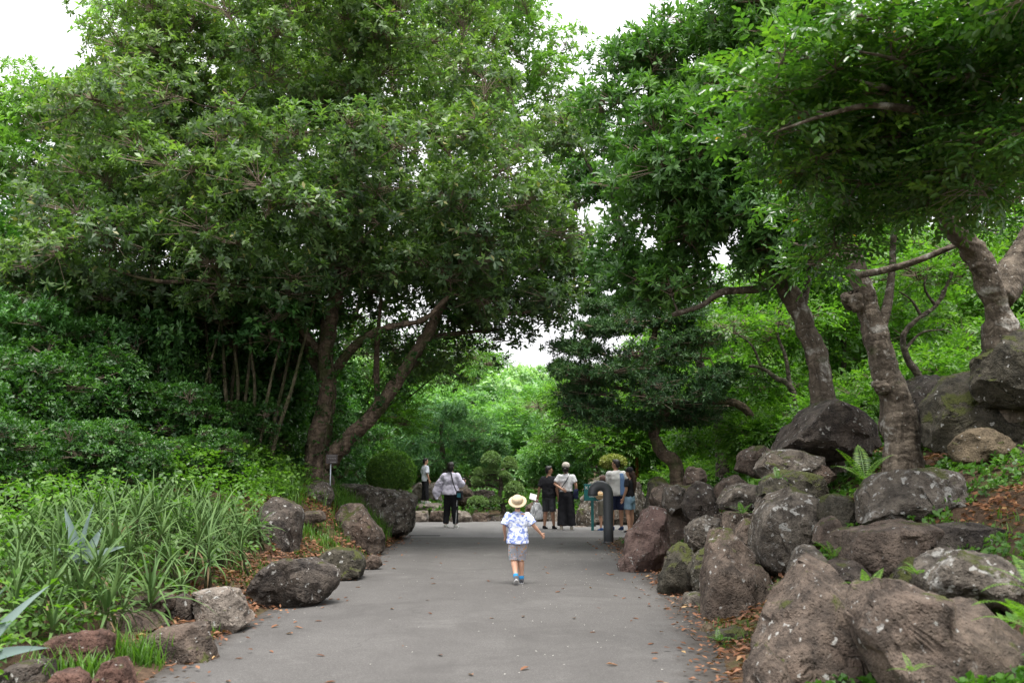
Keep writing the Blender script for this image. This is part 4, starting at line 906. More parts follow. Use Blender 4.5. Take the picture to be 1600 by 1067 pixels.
rk('brown rock half buried behind the flat moss-blanketed rock', [(1150, 735), (1165, 705), (1195, 695), (1222, 712), (1225, 740), (1180, 748)], 15.5, 0.8, 'rock', 0.4, 30)
rk('pale broken rock under the squarish grey block', [(1036, 790), (1040, 764), (1060, 756), (1074, 765), (1072, 800), (1050, 806)], 15.9, 0.6, 'rock_lichen', 0.3, 31)

# --- left bank
rk('large overhanging rock with cave-like folds at the corner of the square', [(524, 763), (549, 755), (577, 759), (624, 765), (644, 771), (650, 780), (643, 810), (642, 830), (629, 838), (600, 842), (572, 838), (560, 805), (539, 790)], 21.4, 2.0, 'rock_lichen', 0.15, 41, rough=1.5, sub=2)
rk('pinkish-brown peaked rock in front of the overhanging one', [(512, 840), (519, 808), (530, 795), (554, 787), (568, 802), (588, 825), (601, 842), (599, 862), (584, 873), (564, 872), (539, 866), (515, 856)], 17.4, 1.0, 'rock', 0.3, 42)
rk('tall dark lichened rock at the end of the aloe bank', [(392, 820), (401, 789), (423, 776), (440, 782), (464, 788), (468, 812), (466, 845), (466, 880), (436, 892), (402, 900), (384, 895), (388, 851)], 14.3, 1.0, 'rock_dark', 0.2, 43)
rk('rugged pale-veined rock just below the plaque', [(459, 778), (470, 763), (492, 750), (513, 756), (522, 774), (514, 790), (485, 788)], 18.4, 0.9, 'rock_lichen', 0.3, 44, rough=1.5)
rk('long low dark rock lying along the path edge', [(368, 968), (380, 935), (410, 905), (450, 880), (500, 870), (527, 880), (526, 905), (522, 935), (480, 950), (430, 965), (395, 976)], 11.0, 0.9, 'rock_dark', 0.25, 45)
rk('moss-dotted blunt rock at the far end of the long low one', [(494, 872), (511, 858), (539, 856), (562, 865), (570, 878), (569, 902), (549, 908), (526, 911), (500, 900)], 13.7, 0.8, 'rock_moss', 0.2, 46)
rk('pale grainy triangular boulder on the path edge', [(290, 926), (310, 919), (352, 917), (367, 935), (388, 974), (364, 992), (336, 988), (292, 982)], 9.3, 0.6, 'rock_pale', 0.35, 47, rough=0.8)
rk('upper half of the cracked brown boulder pair beside the aloes', [(176, 962), (189, 938), (205, 925), (250, 927), (266, 934), (264, 962), (225, 972)], 9.2, 0.6, 'rock', 0.3, 48, rough=0.7)
rk('lower half of the cracked brown boulder pair', [(147, 990), (156, 968), (172, 950), (200, 952), (245, 968), (255, 982), (205, 1002), (160, 1010)], 8.8, 0.5, 'rock', 0.3, 49, rough=0.7)
rk('dark stone filling the gap between cracked pair and pale triangular boulder', [(252, 985), (262, 936), (280, 930), (300, 940), (302, 980), (275, 995)], 9.4, 0.4, 'rock_dark', 0.3, 50)
rk('low long grassy-footed rock in front of the cracked pair', [(198, 1014), (236, 990), (257, 979), (314, 974), (326, 995), (336, 1033), (297, 1042), (252, 1053), (208, 1056)], 7.9, 0.55, 'rock', 0.3, 51)
rk('square-shouldered brown block beside the grass tuft and dark rounded rock', [(52, 1008), (100, 992), (142, 983), (166, 992), (167, 1036), (135, 1060), (66, 1072), (56, 1026)], 7.4, 0.5, 'rock_red', 0.15, 52)
rk('rounded reddish stone standing in grass', [(148, 1060), (160, 1035), (181, 1028), (196, 1048), (206, 1085), (190, 1110), (152, 1105)], 6.7, 0.35, 'rock_red', 0.2, 53, rough=0.6)
rk('speckled brown cobble at the foot of the square-shouldered block', [(66, 1075), (87, 1051), (110, 1046), (130, 1064), (135, 1100), (70, 1105)], 6.6, 0.35, 'rock_red', 0.2, 54, rough=0.6)
rk('dark rounded rock beneath the grey agave blades', [(-14, 1075), (8, 1043), (34, 1034), (64, 1037), (72, 1080), (60, 1105), (-5, 1105)], 6.9, 0.5, 'rock_dark', 0.3, 55, rough=0.6)
rk('flat half-buried stone in the leaf litter between lichened and peaked rocks', [(464, 806), (480, 797), (503, 798), (508, 814), (480, 822), (466, 818)], 16.0, 0.5, 'rock', 0.4, 56)
rk('little stone by the foot of the peaked rock', [(566, 880), (576, 866), (592, 870), (597, 884), (580, 892)], 15.0, 0.25, 'rock', 0.2, 57)

# --- around the square
rk('grey kerb stone of the lower garden step next to the overhanging rock', [(640, 820), (642, 799), (668, 797), (671, 820)], 28.8, 0.5, 'rock_pale', 0.0, 61, rough=0.35, name='step_stone')
rk('dark square stone in the middle of the lower garden step', [(670, 820), (672, 798), (694, 797), (695, 820)], 28.8, 0.5, 'rock', 0.0, 62, rough=0.35, name='step_stone')
rk('brown block ending the lower garden step behind the woman in white', [(703, 821), (705, 799), (716, 797), (733, 798), (739, 819)], 28.7, 0.6, 'rock_pale', 0.1, 63, rough=0.4, name='step_stone')
rk('flat pale slab of the upper garden step under the standing man', [(644, 802), (645, 787), (668, 785), (693, 787), (694, 802)], 30.6, 1.6, 'rock_pale', 0.0, 64, rough=0.25, name='step_stone', facets=3)
rk('upright pale rock behind the standing man', [(642, 792), (645, 758), (654, 753), (664, 757), (666, 792)], 33.0, 0.7, 'rock_pale', 0.1, 65)
rk('broad upright rock between standing man and woman in white', [(664, 792), (668, 756), (680, 753), (690, 770), (692, 794)], 32.6, 0.8, 'rock_pale', 0.1, 66)
rk('rounded brown rock behind the bag of the woman in white', [(714, 790), (717, 763), (726, 757), (736, 768), (740, 790)], 31.0, 0.8, 'rock', 0.1, 67)
rk('low dark rock behind the pruned tree', [(736, 790), (738, 768), (752, 764), (772, 768), (776, 792)], 31.5, 0.8, 'rock_dark', 0.1, 68)
rk('flat brown rock between the garden step and the pruned tree trunk', [(734, 822), (738, 803), (750, 799), (764, 804), (766, 822)], 29.0, 0.6, 'rock', 0.1, 69)
rk('small rock at the foot of the pruned tree', [(764, 822), (768, 806), (782, 804), (790, 820)], 29.3, 0.5, 'rock_dark', 0.1, 70)
rk('low brown rock between the pruned tree and the man in black', [(818, 822), (822, 790), (838, 782), (848, 792), (850, 822)], 29.0, 0.6, 'rock', 0.1, 71)
rk('small grey stone behind the man in black', [(846, 822), (850, 800), (862, 790), (872, 796), (874, 822)], 29.2, 0.5, 'rock_pale', 0.1, 72)
rk('craggy grey rock mass behind the teal sign', [(892, 832), (897, 800), (908, 772), (925, 752), (948, 741), (972, 745), (1004, 752), (1020, 785), (1024, 834), (960, 838)], 27.6, 1.8, 'rock_lichen', 0.2, 73, rough=1.5, sub=2)
rk('pale lichened stone at the foot of the teal sign', [(898, 836), (904, 800), (916, 792), (930, 800), (932, 836)], 26.5, 0.5, 'rock_lichen', 0.1, 74)
rk('low stone edging between capped woman and teal sign', [(893, 834), (900, 822), (918, 821), (924, 834)], 26.2, 0.3, 'rock_pale', 0.1, 75)

# --- smaller rocks wedged into the gaps of the wall
rg = random.Random(31)
for i, (cx, cyy, w_, h_, Y) in enumerate([(1060, 905, 26, 40, 13.0), (1112, 905, 30, 50, 11.2), (1178, 860, 30, 46, 11.6), (1250, 945, 30, 44, 8.3), (1225, 985, 28, 36, 7.9), (1318, 800, 40, 34, 9.8), (1330, 905, 30, 30, 7.4), (1440, 905, 34, 34, 7.1),
      (1215, 800, 34, 34, 11.2), (1165, 822, 40, 30, 12.4), (1098, 790, 34, 34, 15.0), (1150, 770, 30, 26, 14.2), (1262, 745, 40, 26, 12.0), (1400, 850, 60, 34, 8.6), (1515, 845, 60, 30, 8.2), (1090, 945, 20, 22, 10.6), (1140, 965, 26, 30, 9.6), (1420, 960, 40, 40, 6.3), (1545, 905, 60, 40, 6.9), (1330, 960, 40, 60, 7.2)]):
    n_ = 8; out_ = [(cx + w_ * math.cos(6.283 * k / n_) * rg.uniform(.8, 1.2), cyy - h_ * math.sin(6.283 * k / n_) * rg.uniform(.8, 1.15)) for k in range(n_)]
    rock('small brown rock wedged in a gap of the tall rock wall', out_, Y + 0.35, 0.6, rg.choice(['rock', 'rock', 'rock_lichen', 'rock_moss', 'rock_dark']), 0.4, 100 + i, group='gap rocks of the rock wall')
# ================================================================== small plants
G = np.random.default_rng(77)
# --- blade leaf for aloes and agaves
def blade(L, W, bend, n=5, fold=0.35, thick=0.0):
    V = []; F = []
    for i in range(n + 1):
        t = i / n; w = W * (1 - t ** 1.6) * (0.75 + 0.5 * min(1, t * 4) * 0.5); a = bend * t
        y = L * (math.sin(a) / bend if bend else t) if abs(bend) > 1e-4 else L * t
        z = -L * (1 - math.cos(a)) / bend if abs(bend) > 1e-4 else 0
        V += [(-w / 2, y, z + fold * w * 0.5), (0, y, z), (w / 2, y, z + fold * w * 0.5)]
    for i in range(n):
        b = i * 3; F += [[b, b + 1, b + 4, b + 3], [b + 1, b + 2, b + 5, b + 4]]
    me = bpy.data.meshes.new('leaf'); me.from_pydata(V, [], F); me.polygons.foreach_set('use_smooth', [True] * len(F)); return me

def succ(name, lo, hi, trans=0.12):
    m = N(name); oi = m.n('ShaderNodeObjectInfo').outputs['Random']; v = m.coord('Object'); n1 = m.noise(v, 8, 3)
    c = m.mix(oi, lo, hi); c = m.mix(m.math('MULTIPLY', n1, 0.3), c, tuple(x * 0.6 for x in lo))
    p = m.principled(c, 0.6, 0.22); t = m.n('ShaderNodeBsdfTranslucent'); m.l(c, t.inputs[0]); mx = m.n('ShaderNodeMixShader'); mx.inputs[0].default_value = trans
    m.l(p, mx.inputs[1]); m.l(t.outputs[0], mx.inputs[2]); return m.out(mx.outputs[0])
M['aloe'] = succ('aloe_skin', (0.055, 0.112, 0.030), (0.105, 0.180, 0.048)); M['agave'] = succ('agave_skin', (0.105, 0.155, 0.140), (0.155, 0.215, 0.190))
AL = [blade(0.46, 0.028, b) for b in (0.8, 1.5, 2.3)]
for me in AL: me.materials.append(M['aloe'])
AD = [me.copy() for me in AL]; M['aloe_dead'] = succ('aloe_dry', (0.16, 0.10, 0.055), (0.26, 0.18, 0.10), 0.1)
for me in AD: me.materials.clear(); me.materials.append(M['aloe_dead'])
stem_mb = MB(); stem_mb.tube([(0, 0, -0.35), (0.02, 0.01, -0.1), (0, 0, 0.03)], [0.022, 0.02, 0.016], 6); STEM = stem_mb.mesh('stem'); STEM.materials.append(M['bark_stem'])
ra = random.Random(8)
def aloe(x, y, lift, s, label, tilt=(0, 0)):
    root = empty('aloe_plant', (x, y, Hs(x, y) + lift), ra.uniform(0, 6.28)); root.rotation_euler = (tilt[0], tilt[1], ra.uniform(0, 6.28)); root.scale = (s, s, s)
    tag(root, label, 'aloe', 'aloe rosettes on the bank')
    st = link('stem', STEM, None, root); st.scale = (1 / 1, 1, max(1.0, lift / 0.3 / s))
    n = ra.randint(20, 27)
    for k in range(n):
        o = link('leaf', (AD if k > n - 4 and ra.random() < 0.6 else AL)[min(2, int(k / n * 3))], None, root); q = k / n
        o.rotation_euler = (R(84 - 80 * q + ra.uniform(-14, 14)), 0, k * 2.39996 + ra.uniform(-.2, .2)); sc = (0.62 + 0.45 * math.sin(math.pi * (0.2 + 0.7 * q))) * ra.uniform(0.9, 1.12); o.scale = (sc, sc, sc * ra.uniform(0.7, 1.3))
        o.location = (0, 0, 0.04 - 0.10 * q)
ALAB = 'spiky green aloe rosette in the dense clump above the low edging rocks'
spots = []
tries = 0
while len(spots) < 150 and tries < 4000:
    tries += 1
    y = ra.uniform(7.6, 14.6); t = ra.uniform(0.55, 3.0 + 0.05 * (y - 8)); x = float(xl(y)) - t
    if y > 12.5 and t < 1.0: continue
    if any((x - a) ** 2 + (y - b) ** 2 < 0.235 ** 2 for a, b in spots): continue
    spots.append((x, y))
for x, y in spots: aloe(x, y, ra.uniform(0.10, 0.30) + 0.30 * math.exp(-((float(xl(y)) - x - 1.5) ** 2) / 0.8 - ((y - 11.3) ** 2) / 5.0), ra.uniform(0.65, 1.25), ALAB, (ra.uniform(-.4, .1), ra.uniform(-.1, .4)))
# three aloes hanging over the tall lichened rock
for px, py, Y in [(392, 845, 13.4), (405, 830, 13.6), (375, 858, 13.0), (348, 875, 12.2)]:
    p = at(px, py, Y); aloe(p.x, p.y, max(0.15, p.z - Hs(p.x, p.y)), 0.85, 'aloe rosette spilling over the foot of the tall lichened rock', (-.2, .4))

def agave(label, p, blades):
    root = empty('agave_plant', p); tag(root, label, 'agave')
    for L, W, bend, el, az in blades:
        o = link('leaf', blade(L, W, bend, 10, 0.45), M['agave'], root); o.rotation_mode = 'YXZ'; o.rotation_euler = (R(el), R(55 if az < 0 else -55), R(az))
p = at(128, 880, 9.6)
agave('blue-grey agave with broad pointed blades poking out of the aloes', p, [(0.62, 0.13, 0.25, 62, 68), (0.60, 0.13, 0.3, 76, 20), (0.42, 0.12, 0.4, 58, -30), (0.40, 0.11, 0.5, 35, 140), (0.45, 0.12, 0.5, 30, -100), (0.4, 0.11, 0.6, 25, 200)])
p = at(-45, 1040, 6.9)
agave('grey agave with arching blades reaching in past the dark rounded rock', p, [(0.72, 0.10, 0.7, 58, -62), (0.50, 0.11, 0.9, 25, -80), (0.6, 0.11, 0.5, 70, 10), (0.55, 0.11, 0.6, 50, 90), (0.5, 0.1, 0.7, 40, 160)])

# --- ferns
def frond(L, W, bend, n=20, pin=0.30):
    V = []; F = []; rnd = []
    def P(t): a = bend * t; return Vector((0, L * math.sin(a) / bend, -L * (1 - math.cos(a)) / bend + 0.0))
    for i in range(n):
        t = 0.10 + 0.88 * i / (n - 1); p = P(t); d = (P(min(1, t + .02)) - P(t - .02)).normalized(); w = W * math.sin(math.pi * min(1, (t + 0.12) / 1.12)) ** 0.8 * (1 - 0.25 * t)
        for s in (-1, 1):
            e = (Vector((s * 0.94, 0, -0.10)) + d * 0.35).normalized(); b = len(V); q = L / n * 0.44
            V += [p + d * q * 0.9, p + e * w * 0.55 + d * q * 0.8, p + e * w, p + e * w * 0.5 - d * q * 0.8]
            F.append([b, b + 1, b + 2, b + 3]); rnd.append(random.random())
    for i in range(8):
        t0, t1 = i / 8, (i + 1) / 8; b = len(V); r = 0.004
        V += [P(t0) + Vector((-r, 0, .002)), P(t0) + Vector((r, 0, .002)), P(t1) + Vector((r, 0, .002)), P(t1) + Vector((-r, 0, .002))]; F.append([b, b + 1, b + 2, b + 3]); rnd.append(0.2)
    return quad_mesh('frond', np.array([tuple(v) for v in V]), np.array(F), np.array(rnd))
FR = [frond(0.55, 0.11, 0.7), frond(0.55, 0.12, 1.1), frond(0.55, 0.10, 1.5)]
def fern(label, p, s, n, mat, seed, el=(30, 72), az=None, cat_='fern'):
    rg = random.Random(seed); root = empty('fern', p); tag(root, label, cat_)
    ms = [f.copy() for f in FR]
    for m_ in ms: m_.materials.append(M[mat])
    for k in range(n):
        o = link('frond', ms[k % 3], None, root); a = k * 6.283 / n + rg.uniform(-.25, .25) if az is None else R(rg.uniform(*az))
        o.rotation_euler = (R(rg.uniform(*el)), 0, a); q = s * rg.uniform(0.75, 1.15); o.scale = (q, q, q)
fern('bright green fern behind the broad flat-topped slab', at(1352, 752, 10.9), 1.0, 9, 'lf_fern', 1)
fern('small fern tucked between long moss-ridged rock and dark wedged stone', at(1304, 872, 8.2), 0.42, 6, 'lf_fern', 2)
fern('small bright fern between massive pyramid and sharp-crested boulders', at(1358, 930, 6.6), 0.45, 7, 'lf_fern', 3)
fern('lush yellow-green fern at the edge of the sharp-crested boulder', at(1618, 985, 5.4), 0.75, 8, 'lf_fern', 4)
fern('upper yellow-green fern leaning over the pale-topped mossy boulder', at(1625, 935, 5.9), 0.60, 7, 'lf_fern', 5)
fern('little fern in the crack under the massive pyramid boulder', at(1425, 1050, 5.6), 0.25, 5, 'lf_fern', 6)
p = at(425, 738, 19.0)
fern('large deep green fern between thin bare stems and forked trunk', Vector((p.x, p.y, Hs(p.x, p.y) + 0.15)), 1.75, 13, 'lf_fernblue', 7, (25, 70))
p = at(470, 750, 18.6)
fern('broad-leaved green fern close to the forked trunk base', Vector((p.x, p.y, Hs(p.x, p.y) + 0.1)), 0.9, 9, 'lf_cover', 8, (30, 70))
fern('small weed fern in the crack between white-speckled boulder and brown wedge', at(1222, 925, 9.4), 0.32, 6, 'lf_cover', 11)
fern('small weed fern under the grey dome-shaped rock', at(1160, 803, 12.7), 0.45, 7, 'lf_cover', 12)
fern('weed fern on top of the flat moss-blanketed rock', at(1215, 748, 11.2), 0.40, 6, 'lf_cover', 13)
fern('weed fern by the low rounded stone in the gutter', at(1122, 1002, 8.5), 0.28, 6, 'lf_cover', 14, (35, 75))
fern('fresh fern rooted between pale-topped and long moss-ridged rocks', at(1436, 900, 6.9), 0.36, 7, 'lf_fern', 15)
fern('green fern at the foot of the rugged pale-veined rock', at(470, 792, 17.6), 0.75, 8, 'lf_cover', 16, (30, 70))

# --- scatter masks
def scatter(n, x0, x1, y0, y1, keep, g):
    x = g.uniform(x0, x1, n); y = g.uniform(y0, y1, n); z = H(x, y)
    nz_ = np.array([noise.noise(Vector((a * 1.1, b * 1.1, 0))) * 0.10 + noise.noise(Vector((a * 3.1, b * 3.1, 5))) * 0.045 for a, b in zip(x, y)])
    o = np.minimum(1, np.maximum(0, np.maximum(np.maximum(xl(y) - x, x - xr(y)), y - 29.2)) / 0.8)
    pt = np.array([noise.noise(Vector((a * 0.75, b * 0.75, 9))) for a, b in zip(x, y)])
    k = keep(x, y, pt); return np.stack([x, y, z + nz_ * o], -1)[k]

def slope_n(P):
    e = 0.15; dx = (H(P[:, 0] + e, P[:, 1]) - H(P[:, 0] - e, P[:, 1])) / (2 * e); dy = (H(P[:, 0], P[:, 1] + e) - H(P[:, 0], P[:, 1] - e)) / (2 * e)
    return nrm(np.stack([-np.clip(dx, -1.2, 1.2), -np.clip(dy, -1.2, 1.2), np.ones(len(P))], -1))

def stuff(name, label, cat_, V, Q, r, mat):
    o = link(name, quad_mesh(name, V, Q, r), mat); tag(o, label, cat_, kind='stuff'); return o

right = lambda x, y: x - xr(y)
left = lambda x, y: xl(y) - x
# --- dry leaf litter
def litter(P, g, L=0.085, W=0.034):
    n = len(P); Nn = slope_n(P) + g.normal(0, 0.30, (n, 3)); a = g.uniform(0, 6.28, n)
    D = np.stack([np.cos(a), np.sin(a), g.normal(0, 0.2, n)], -1)
    return leaves(P + np.array([0, 0, 0.018]) + Nn * 0.01, D, Nn, L * g.uniform(0.6, 1.3, n), W * g.uniform(0.7, 1.3, n), g.random(n), fold=0.5, droop=g.normal(0, 0.1) , simple=True)
P1 = scatter(26000, 1.2, 8, 5, 19, lambda x, y, t: (right(x, y) > 0.02) & ((t < -0.02) | (right(x, y) < 0.45)), G)
P2 = scatter(15000, -5.5, -2.2, 8, 22, lambda x, y, t: (left(x, y) > 0.0) & ((t < 0.1) | (left(x, y) < 0.5)) & ((y > 14.5) | (left(x, y) < 0.9)), G)
yy = G.uniform(6.5, 22, 420); P6 = np.stack([xl(yy) + np.abs(G.normal(0, 0.16, 420)), yy, np.zeros(420)], -1); yy = G.uniform(6.5, 21, 620); P7 = np.stack([xr(yy) - np.abs(G.normal(0, 0.18, 620)), yy, np.zeros(620)], -1)
V, Q, r = cat([litter(P1, G), litter(P2, G), litter(P6, G, 0.06, 0.026), litter(P7, G, 0.06, 0.026)])
stuff('leaf_litter', 'dry reddish-brown leaf litter lying on both banks', 'leaf litter', V, Q, r, M['litter'])
# --- low green ground cover
def cover(P, g, L, W, nl=5):
    n = len(P); ax = slope_n(P) + g.normal(0, 0.35, (n, 3))
    return rosettes(P + np.array([0, 0, 1.0]) * g.uniform(0.02, 0.09, (n, 1)), ax, g, nl, L, W, (35, 100), simple=True)
P1 = scatter(15000, 1.6, 8, 4.5, 19, lambda x, y, t: (right(x, y) > 0.4) & (t > -0.10), G)
P1b = scatter(3000, 1.2, 4, 6, 22, lambda x, y, t: (right(x, y) > 0.05) & (right(x, y) < 0.5) & (t > 0.16), G)
P3 = scatter(6500, 3, 14, 17, 31, lambda x, y, t: (right(x, y) > 0.2) & (t > -0.25), G)
V, Q, r = cat([cover(P1, G, 0.060, 0.036), cover(P1b, G, 0.05, 0.03), cover(P3, G, 0.11, 0.06)])
P4 = scatter(7000, -9, 9, 29.6, 44, lambda x, y, t: t > -0.5, G)
P4[:, 2] += G.random(len(P4)) * 0.15
P5 = P4[::3]
V4, Q4, r4 = rosettes(P5, np.tile([[0, -.2, 1.0]], (len(P5), 1)), G, 6, 0.24, 0.05, (20, 85), simple=True)
V, Q, r = cat([(V, Q, r), cover(P4, G, 0.12, 0.07), (V4, Q4, r4)])
stuff('ground_cover', 'low bright green weeds covering the rocky bank and the garden beyond', 'ground cover', V, Q, r, M['lf_cover'])
# --- tangled vines and weeds over the aloe bank
P2 = scatter(8000, -9, -2.6, 6.2, 19, lambda x, y, t: (left(x, y) > 0.8) & (t > -0.30) & ((left(x, y) > 1.2) | (y < 14)) & ((left(x, y) > 2.2) | (y > 14) | (y < 8) | (G.random(len(x)) < 0.75)), G)
P2[:, 2] += G.uniform(0.05, 0.78, len(P2)) * np.clip(left(P2[:, 0], P2[:, 1]) / 2.2, 0.15, 1.0)
n = len(P2); A = nrm(G.normal(0, 1, (n, 3)) * np.array([1, 1, 0.4])); V, Q, r = sprays(P2, A, G, 6, 0.26, 0.080, 0.044, simple=True)
stuff('vine_tangle', 'bright green tangle of vines and weeds growing through the aloes', 'vines', V, Q, r, M['lf_vine'])
# --- grass
def blades(P, g, L, W, n_each=7):
    P = np.repeat(P, n_each, 0) + g.normal(0, 0.04, (len(P) * n_each, 3)) * np.array([1, 1, 0]); n = len(P)
    a = g.uniform(0, 6.28, n); out = np.stack([np.cos(a), np.sin(a), np.zeros(n)], -1); S = np.stack([-np.sin(a), np.cos(a), np.zeros(n)], -1)
    Ls = (L * g.uniform(0.45, 1.15, n))[:, None]; lean = g.uniform(0.15, 0.75, n)[:, None]; up = np.array([[0, 0, 1.0]])
    row = []
    for t in (0.0, 0.35, 0.7, 1.0):
        c_ = P + up * Ls * (t - 0.42 * lean * t * t) + out * Ls * lean * t * t; w_ = W * (1 - t ** 2) * 0.5 + 0.0004
        row += [c_ - S * w_, c_ + S * w_]
    V = np.stack(row, 1).reshape(-1, 3); b = np.arange(n)[:, None] * 8
    Q = np.stack([b + np.array([0, 1, 3, 2]), b + np.array([2, 3, 5, 4]), b + np.array([4, 5, 7, 6])], 1).reshape(-1, 4)
    return V, Q, np.repeat(g.random(n), 3)
def patch(px, py, Y, rx, ry, n):
    p = at(px, py, Y); x = p.x + G.normal(0, rx, n); y = p.y + G.normal(0, ry, n); off_ = (x < xl(y) - 0.03) | (x > xr(y) + 0.03) | (y > 29.25); x, y = x[off_], y[off_]; return np.stack([x, y, H(x, y)], -1)
gp = [blades(patch(230, 1040, 7.75, 0.26, 0.10, 46), G, 0.26, 0.011), blades(patch(300, 1030, 7.9, 0.14, 0.08, 26), G, 0.20, 0.010), blades(patch(130, 1050, 7.1, 0.16, 0.10, 30), G, 0.22, 0.010),
      blades(patch(330, 1000, 8.9, 0.10, 0.15, 18), G, 0.14, 0.010), blades(patch(430, 770, 17.5, 0.35, 0.5, 200), G, 0.38, 0.014), blades(patch(550, 765, 20.2, 0.6, 0.5, 260), G, 0.42, 0.014),
      blades(patch(400, 930, 12.0, 0.35, 0.5, 130), G, 0.10, 0.009), blades(patch(505, 820, 15.8, 0.3, 0.6, 150), G, 0.16, 0.010), blades(patch(1120, 990, 9.0, 0.15, 0.3, 36), G, 0.12, 0.009),
      blades(patch(1170, 700, 16, 0.8, 0.9, 220), G, 0.22, 0.012), blades(patch(1530, 830, 7.5, 0.6, 0.8, 170), G, 0.12, 0.010), blades(patch(680, 815, 29.3, 0.9, 0.08, 50), G, 0.25, 0.02), blades(patch(1080, 940, 10.6, 0.06, 0.5, 40), G, 0.10, 0.008)]
V, Q, r = cat(gp); stuff('grass', 'fresh grass tufts growing between the rocks', 'grass', V, Q, r, M['grass'])
# tall feathery weed in the aloes
p = at(292, 905, 11.4); zt = at(292, 775, 11.4).z; n = 150
t = np.sort(G.random(n)); P = np.stack([p.x + 0.04 * np.sin(t * 4), np.full(n, p.y), p.z - 0.2 + t * (zt - p.z + 0.2)], -1); a = np.arange(n) * 2.4
D = np.stack([np.cos(a), np.sin(a), np.full(n, 0.5)], -1); Nn = np.stack([-np.cos(a) * .5, -np.sin(a) * .5, np.ones(n)], -1)
root = empty('tall_weed', (p.x, p.y, p.z - 0.3)); tag(root, 'tall slender feathery weed rising above the aloes', 'weed')
V, Q, r = leaves(P - np.array(root.location), D, Nn, 0.16 * (1.15 - 0.7 * t), 0.022 * np.ones(n), G.random(n)); tag(child('leaves', quad_mesh('leaves', V, Q, r), M['lf_vine'], root), kind='stuff')
mb = MB(); mb.tube([(0, 0, 0), (0.03, 0, 0.4), (0, 0, zt - p.z + 0.3)], [0.012, 0.009, 0.003], 6); child('stem', mb.mesh('stem'), M['grass'], root)

# --- clipped round bush, cloud-pruned trees and the yellow shrub
def ball(c, r, n, leaf, g, up=-0.05, under=0.5):
    u = unit(g, n, up); u = u[u[:, 2] > -under]; P = np.array(c) + u * np.array(r) * g.uniform(0.86, 1.03, (len(u), 1))
    return rosettes(P, u + g.normal(0, 0.25, u.shape), g, leaf['n'], leaf['L'], leaf['W'], (15, 85), simple=True)
bc = at(611, 738, 23.2); bz = Hs(bc.x, bc.y); root = empty('clipped_bush', (bc.x, bc.y, bz - 0.05)); tag(root, 'clipped round bush behind the overhanging rock', 'bush')
cc = Vector((0, 0, bc.z - bz + 0.05)); V, Q, r = ball(cc, (0.56, 0.56, 0.50), 5200, dict(n=6, L=0.05, W=0.020), G, 0.0, 0.85)
tag(child('crown', quad_mesh('crown', V, Q, r), M['lf_topiary'], root), kind='stuff')
mb = MB(); rs = random.Random(3)
for k in range(16):
    a = rs.uniform(0, 6.28); e = cc + Vector((math.cos(a) * 0.42, math.sin(a) * 0.42, rs.uniform(-0.15, 0.4))); mb.tube(branch_pts(Vector((0, 0, 0)), e, rs), [0.018, 0.016, 0.014, 0.012, 0.01, 0.008, 0.005], 5)
tag(child('branches', mb.mesh('branches'), M['bark_stem'], root), kind='stuff')

def niwaki(label, base, trunk, pads, Y, seed, mat='lf_niwaki', dn=1.0):
    g = np.random.default_rng(seed); rs = random.Random(seed); root = empty('pruned_tree', base); tag(root, label, 'tree')
    T = catmull(trunk, 6); mb = MB(); mb.tube([p - base for p in T], [0.085 + (0.03 - 0.085) * k / (len(T) - 1) for k in range(len(T))], 9); child('trunk', mb.mesh('trunk'), M['bark_grey'], root)
    k = Y / FPX
    for cx, cyy, rx, rz in pads:
        c = at(cx, cyy, Y + rs.uniform(-0.35, 0.35)); rr = (rx * k * .9, rx * k * 0.85, rz * k * 0.95); c2 = c - Vector((0, 0, rr[2] * 0.45))
        u = unit(g, int(rx * 32 * dn), 0.45); u = u[u[:, 2] > -0.25]; P = np.array(c2 - base) + u * np.array((rr[0], rr[1], rr[2] * 1.5)) * g.uniform(0.90, 1.0, (len(u), 1)); P[:, 2] = np.maximum(P[:, 2], (c2 - base).z - rr[2] * 0.25 + g.uniform(0, .05, len(P)))
        V, Q, r = rosettes(P, u + np.array([0, 0, .3]), g, 6, 0.060, 0.022, (10, 80), simple=True)
        tag(child('foliage_pad', quad_mesh('foliage_pad', V, Q, r), M[mat], root), kind='stuff')
        j = min(T, key=lambda q: (q - c2).length + 0.6 * max(0, q.z - c2.z)); b = MB(); bp = branch_pts(j, c2, rs); b.tube([q - base for q in bp], [0.032 - 0.018 * i / 6 for i in range(7)], 6); child('branch', b.mesh('branch'), M['bark_grey'], root)
        tp = MB()
        for i in range(6):
            a = rs.uniform(0, 6.28); tp.tube([c2 - base, c2 - base + Vector((math.cos(a) * rr[0] * .75, math.sin(a) * rr[0] * .75, rr[2] * 0.35))], [0.012, 0.006], 4)
        tag(child('twigs', tp.mesh('twigs'), M['bark_grey'], root), kind='stuff')
z1 = lambda L: [(600 + a / 3.2, 650 + b / 3.2, c / 3.2, d / 3.2) for a, b, c, d in L]
nb = at(784, 814, 29.6); nb.z = Hs(nb.x, nb.y) - 0.05
niwaki('cloud-pruned tree with many rounded foliage pads beyond the boy', nb, [nb] + P_(29.6, (787, 795), (781, 775), (783, 755), (778, 735), (772, 718)),
       z1([(537, 212, 52, 34), (628, 242, 42, 38), (480, 280, 36, 22), (547, 266, 36, 26), (466, 315, 30, 18), (535, 312, 34, 20), (608, 318, 38, 26), (470, 336, 32, 16), (597, 293, 34, 15), (652, 358, 50, 30), (640, 392, 34, 18), (470, 424, 56, 22), (562, 424, 42, 22), (655, 415, 36, 16)]), 29.6, 4)
nb2 = at(938, 790, 34.0); nb2.z = Hs(nb2.x, nb2.y) - 0.05
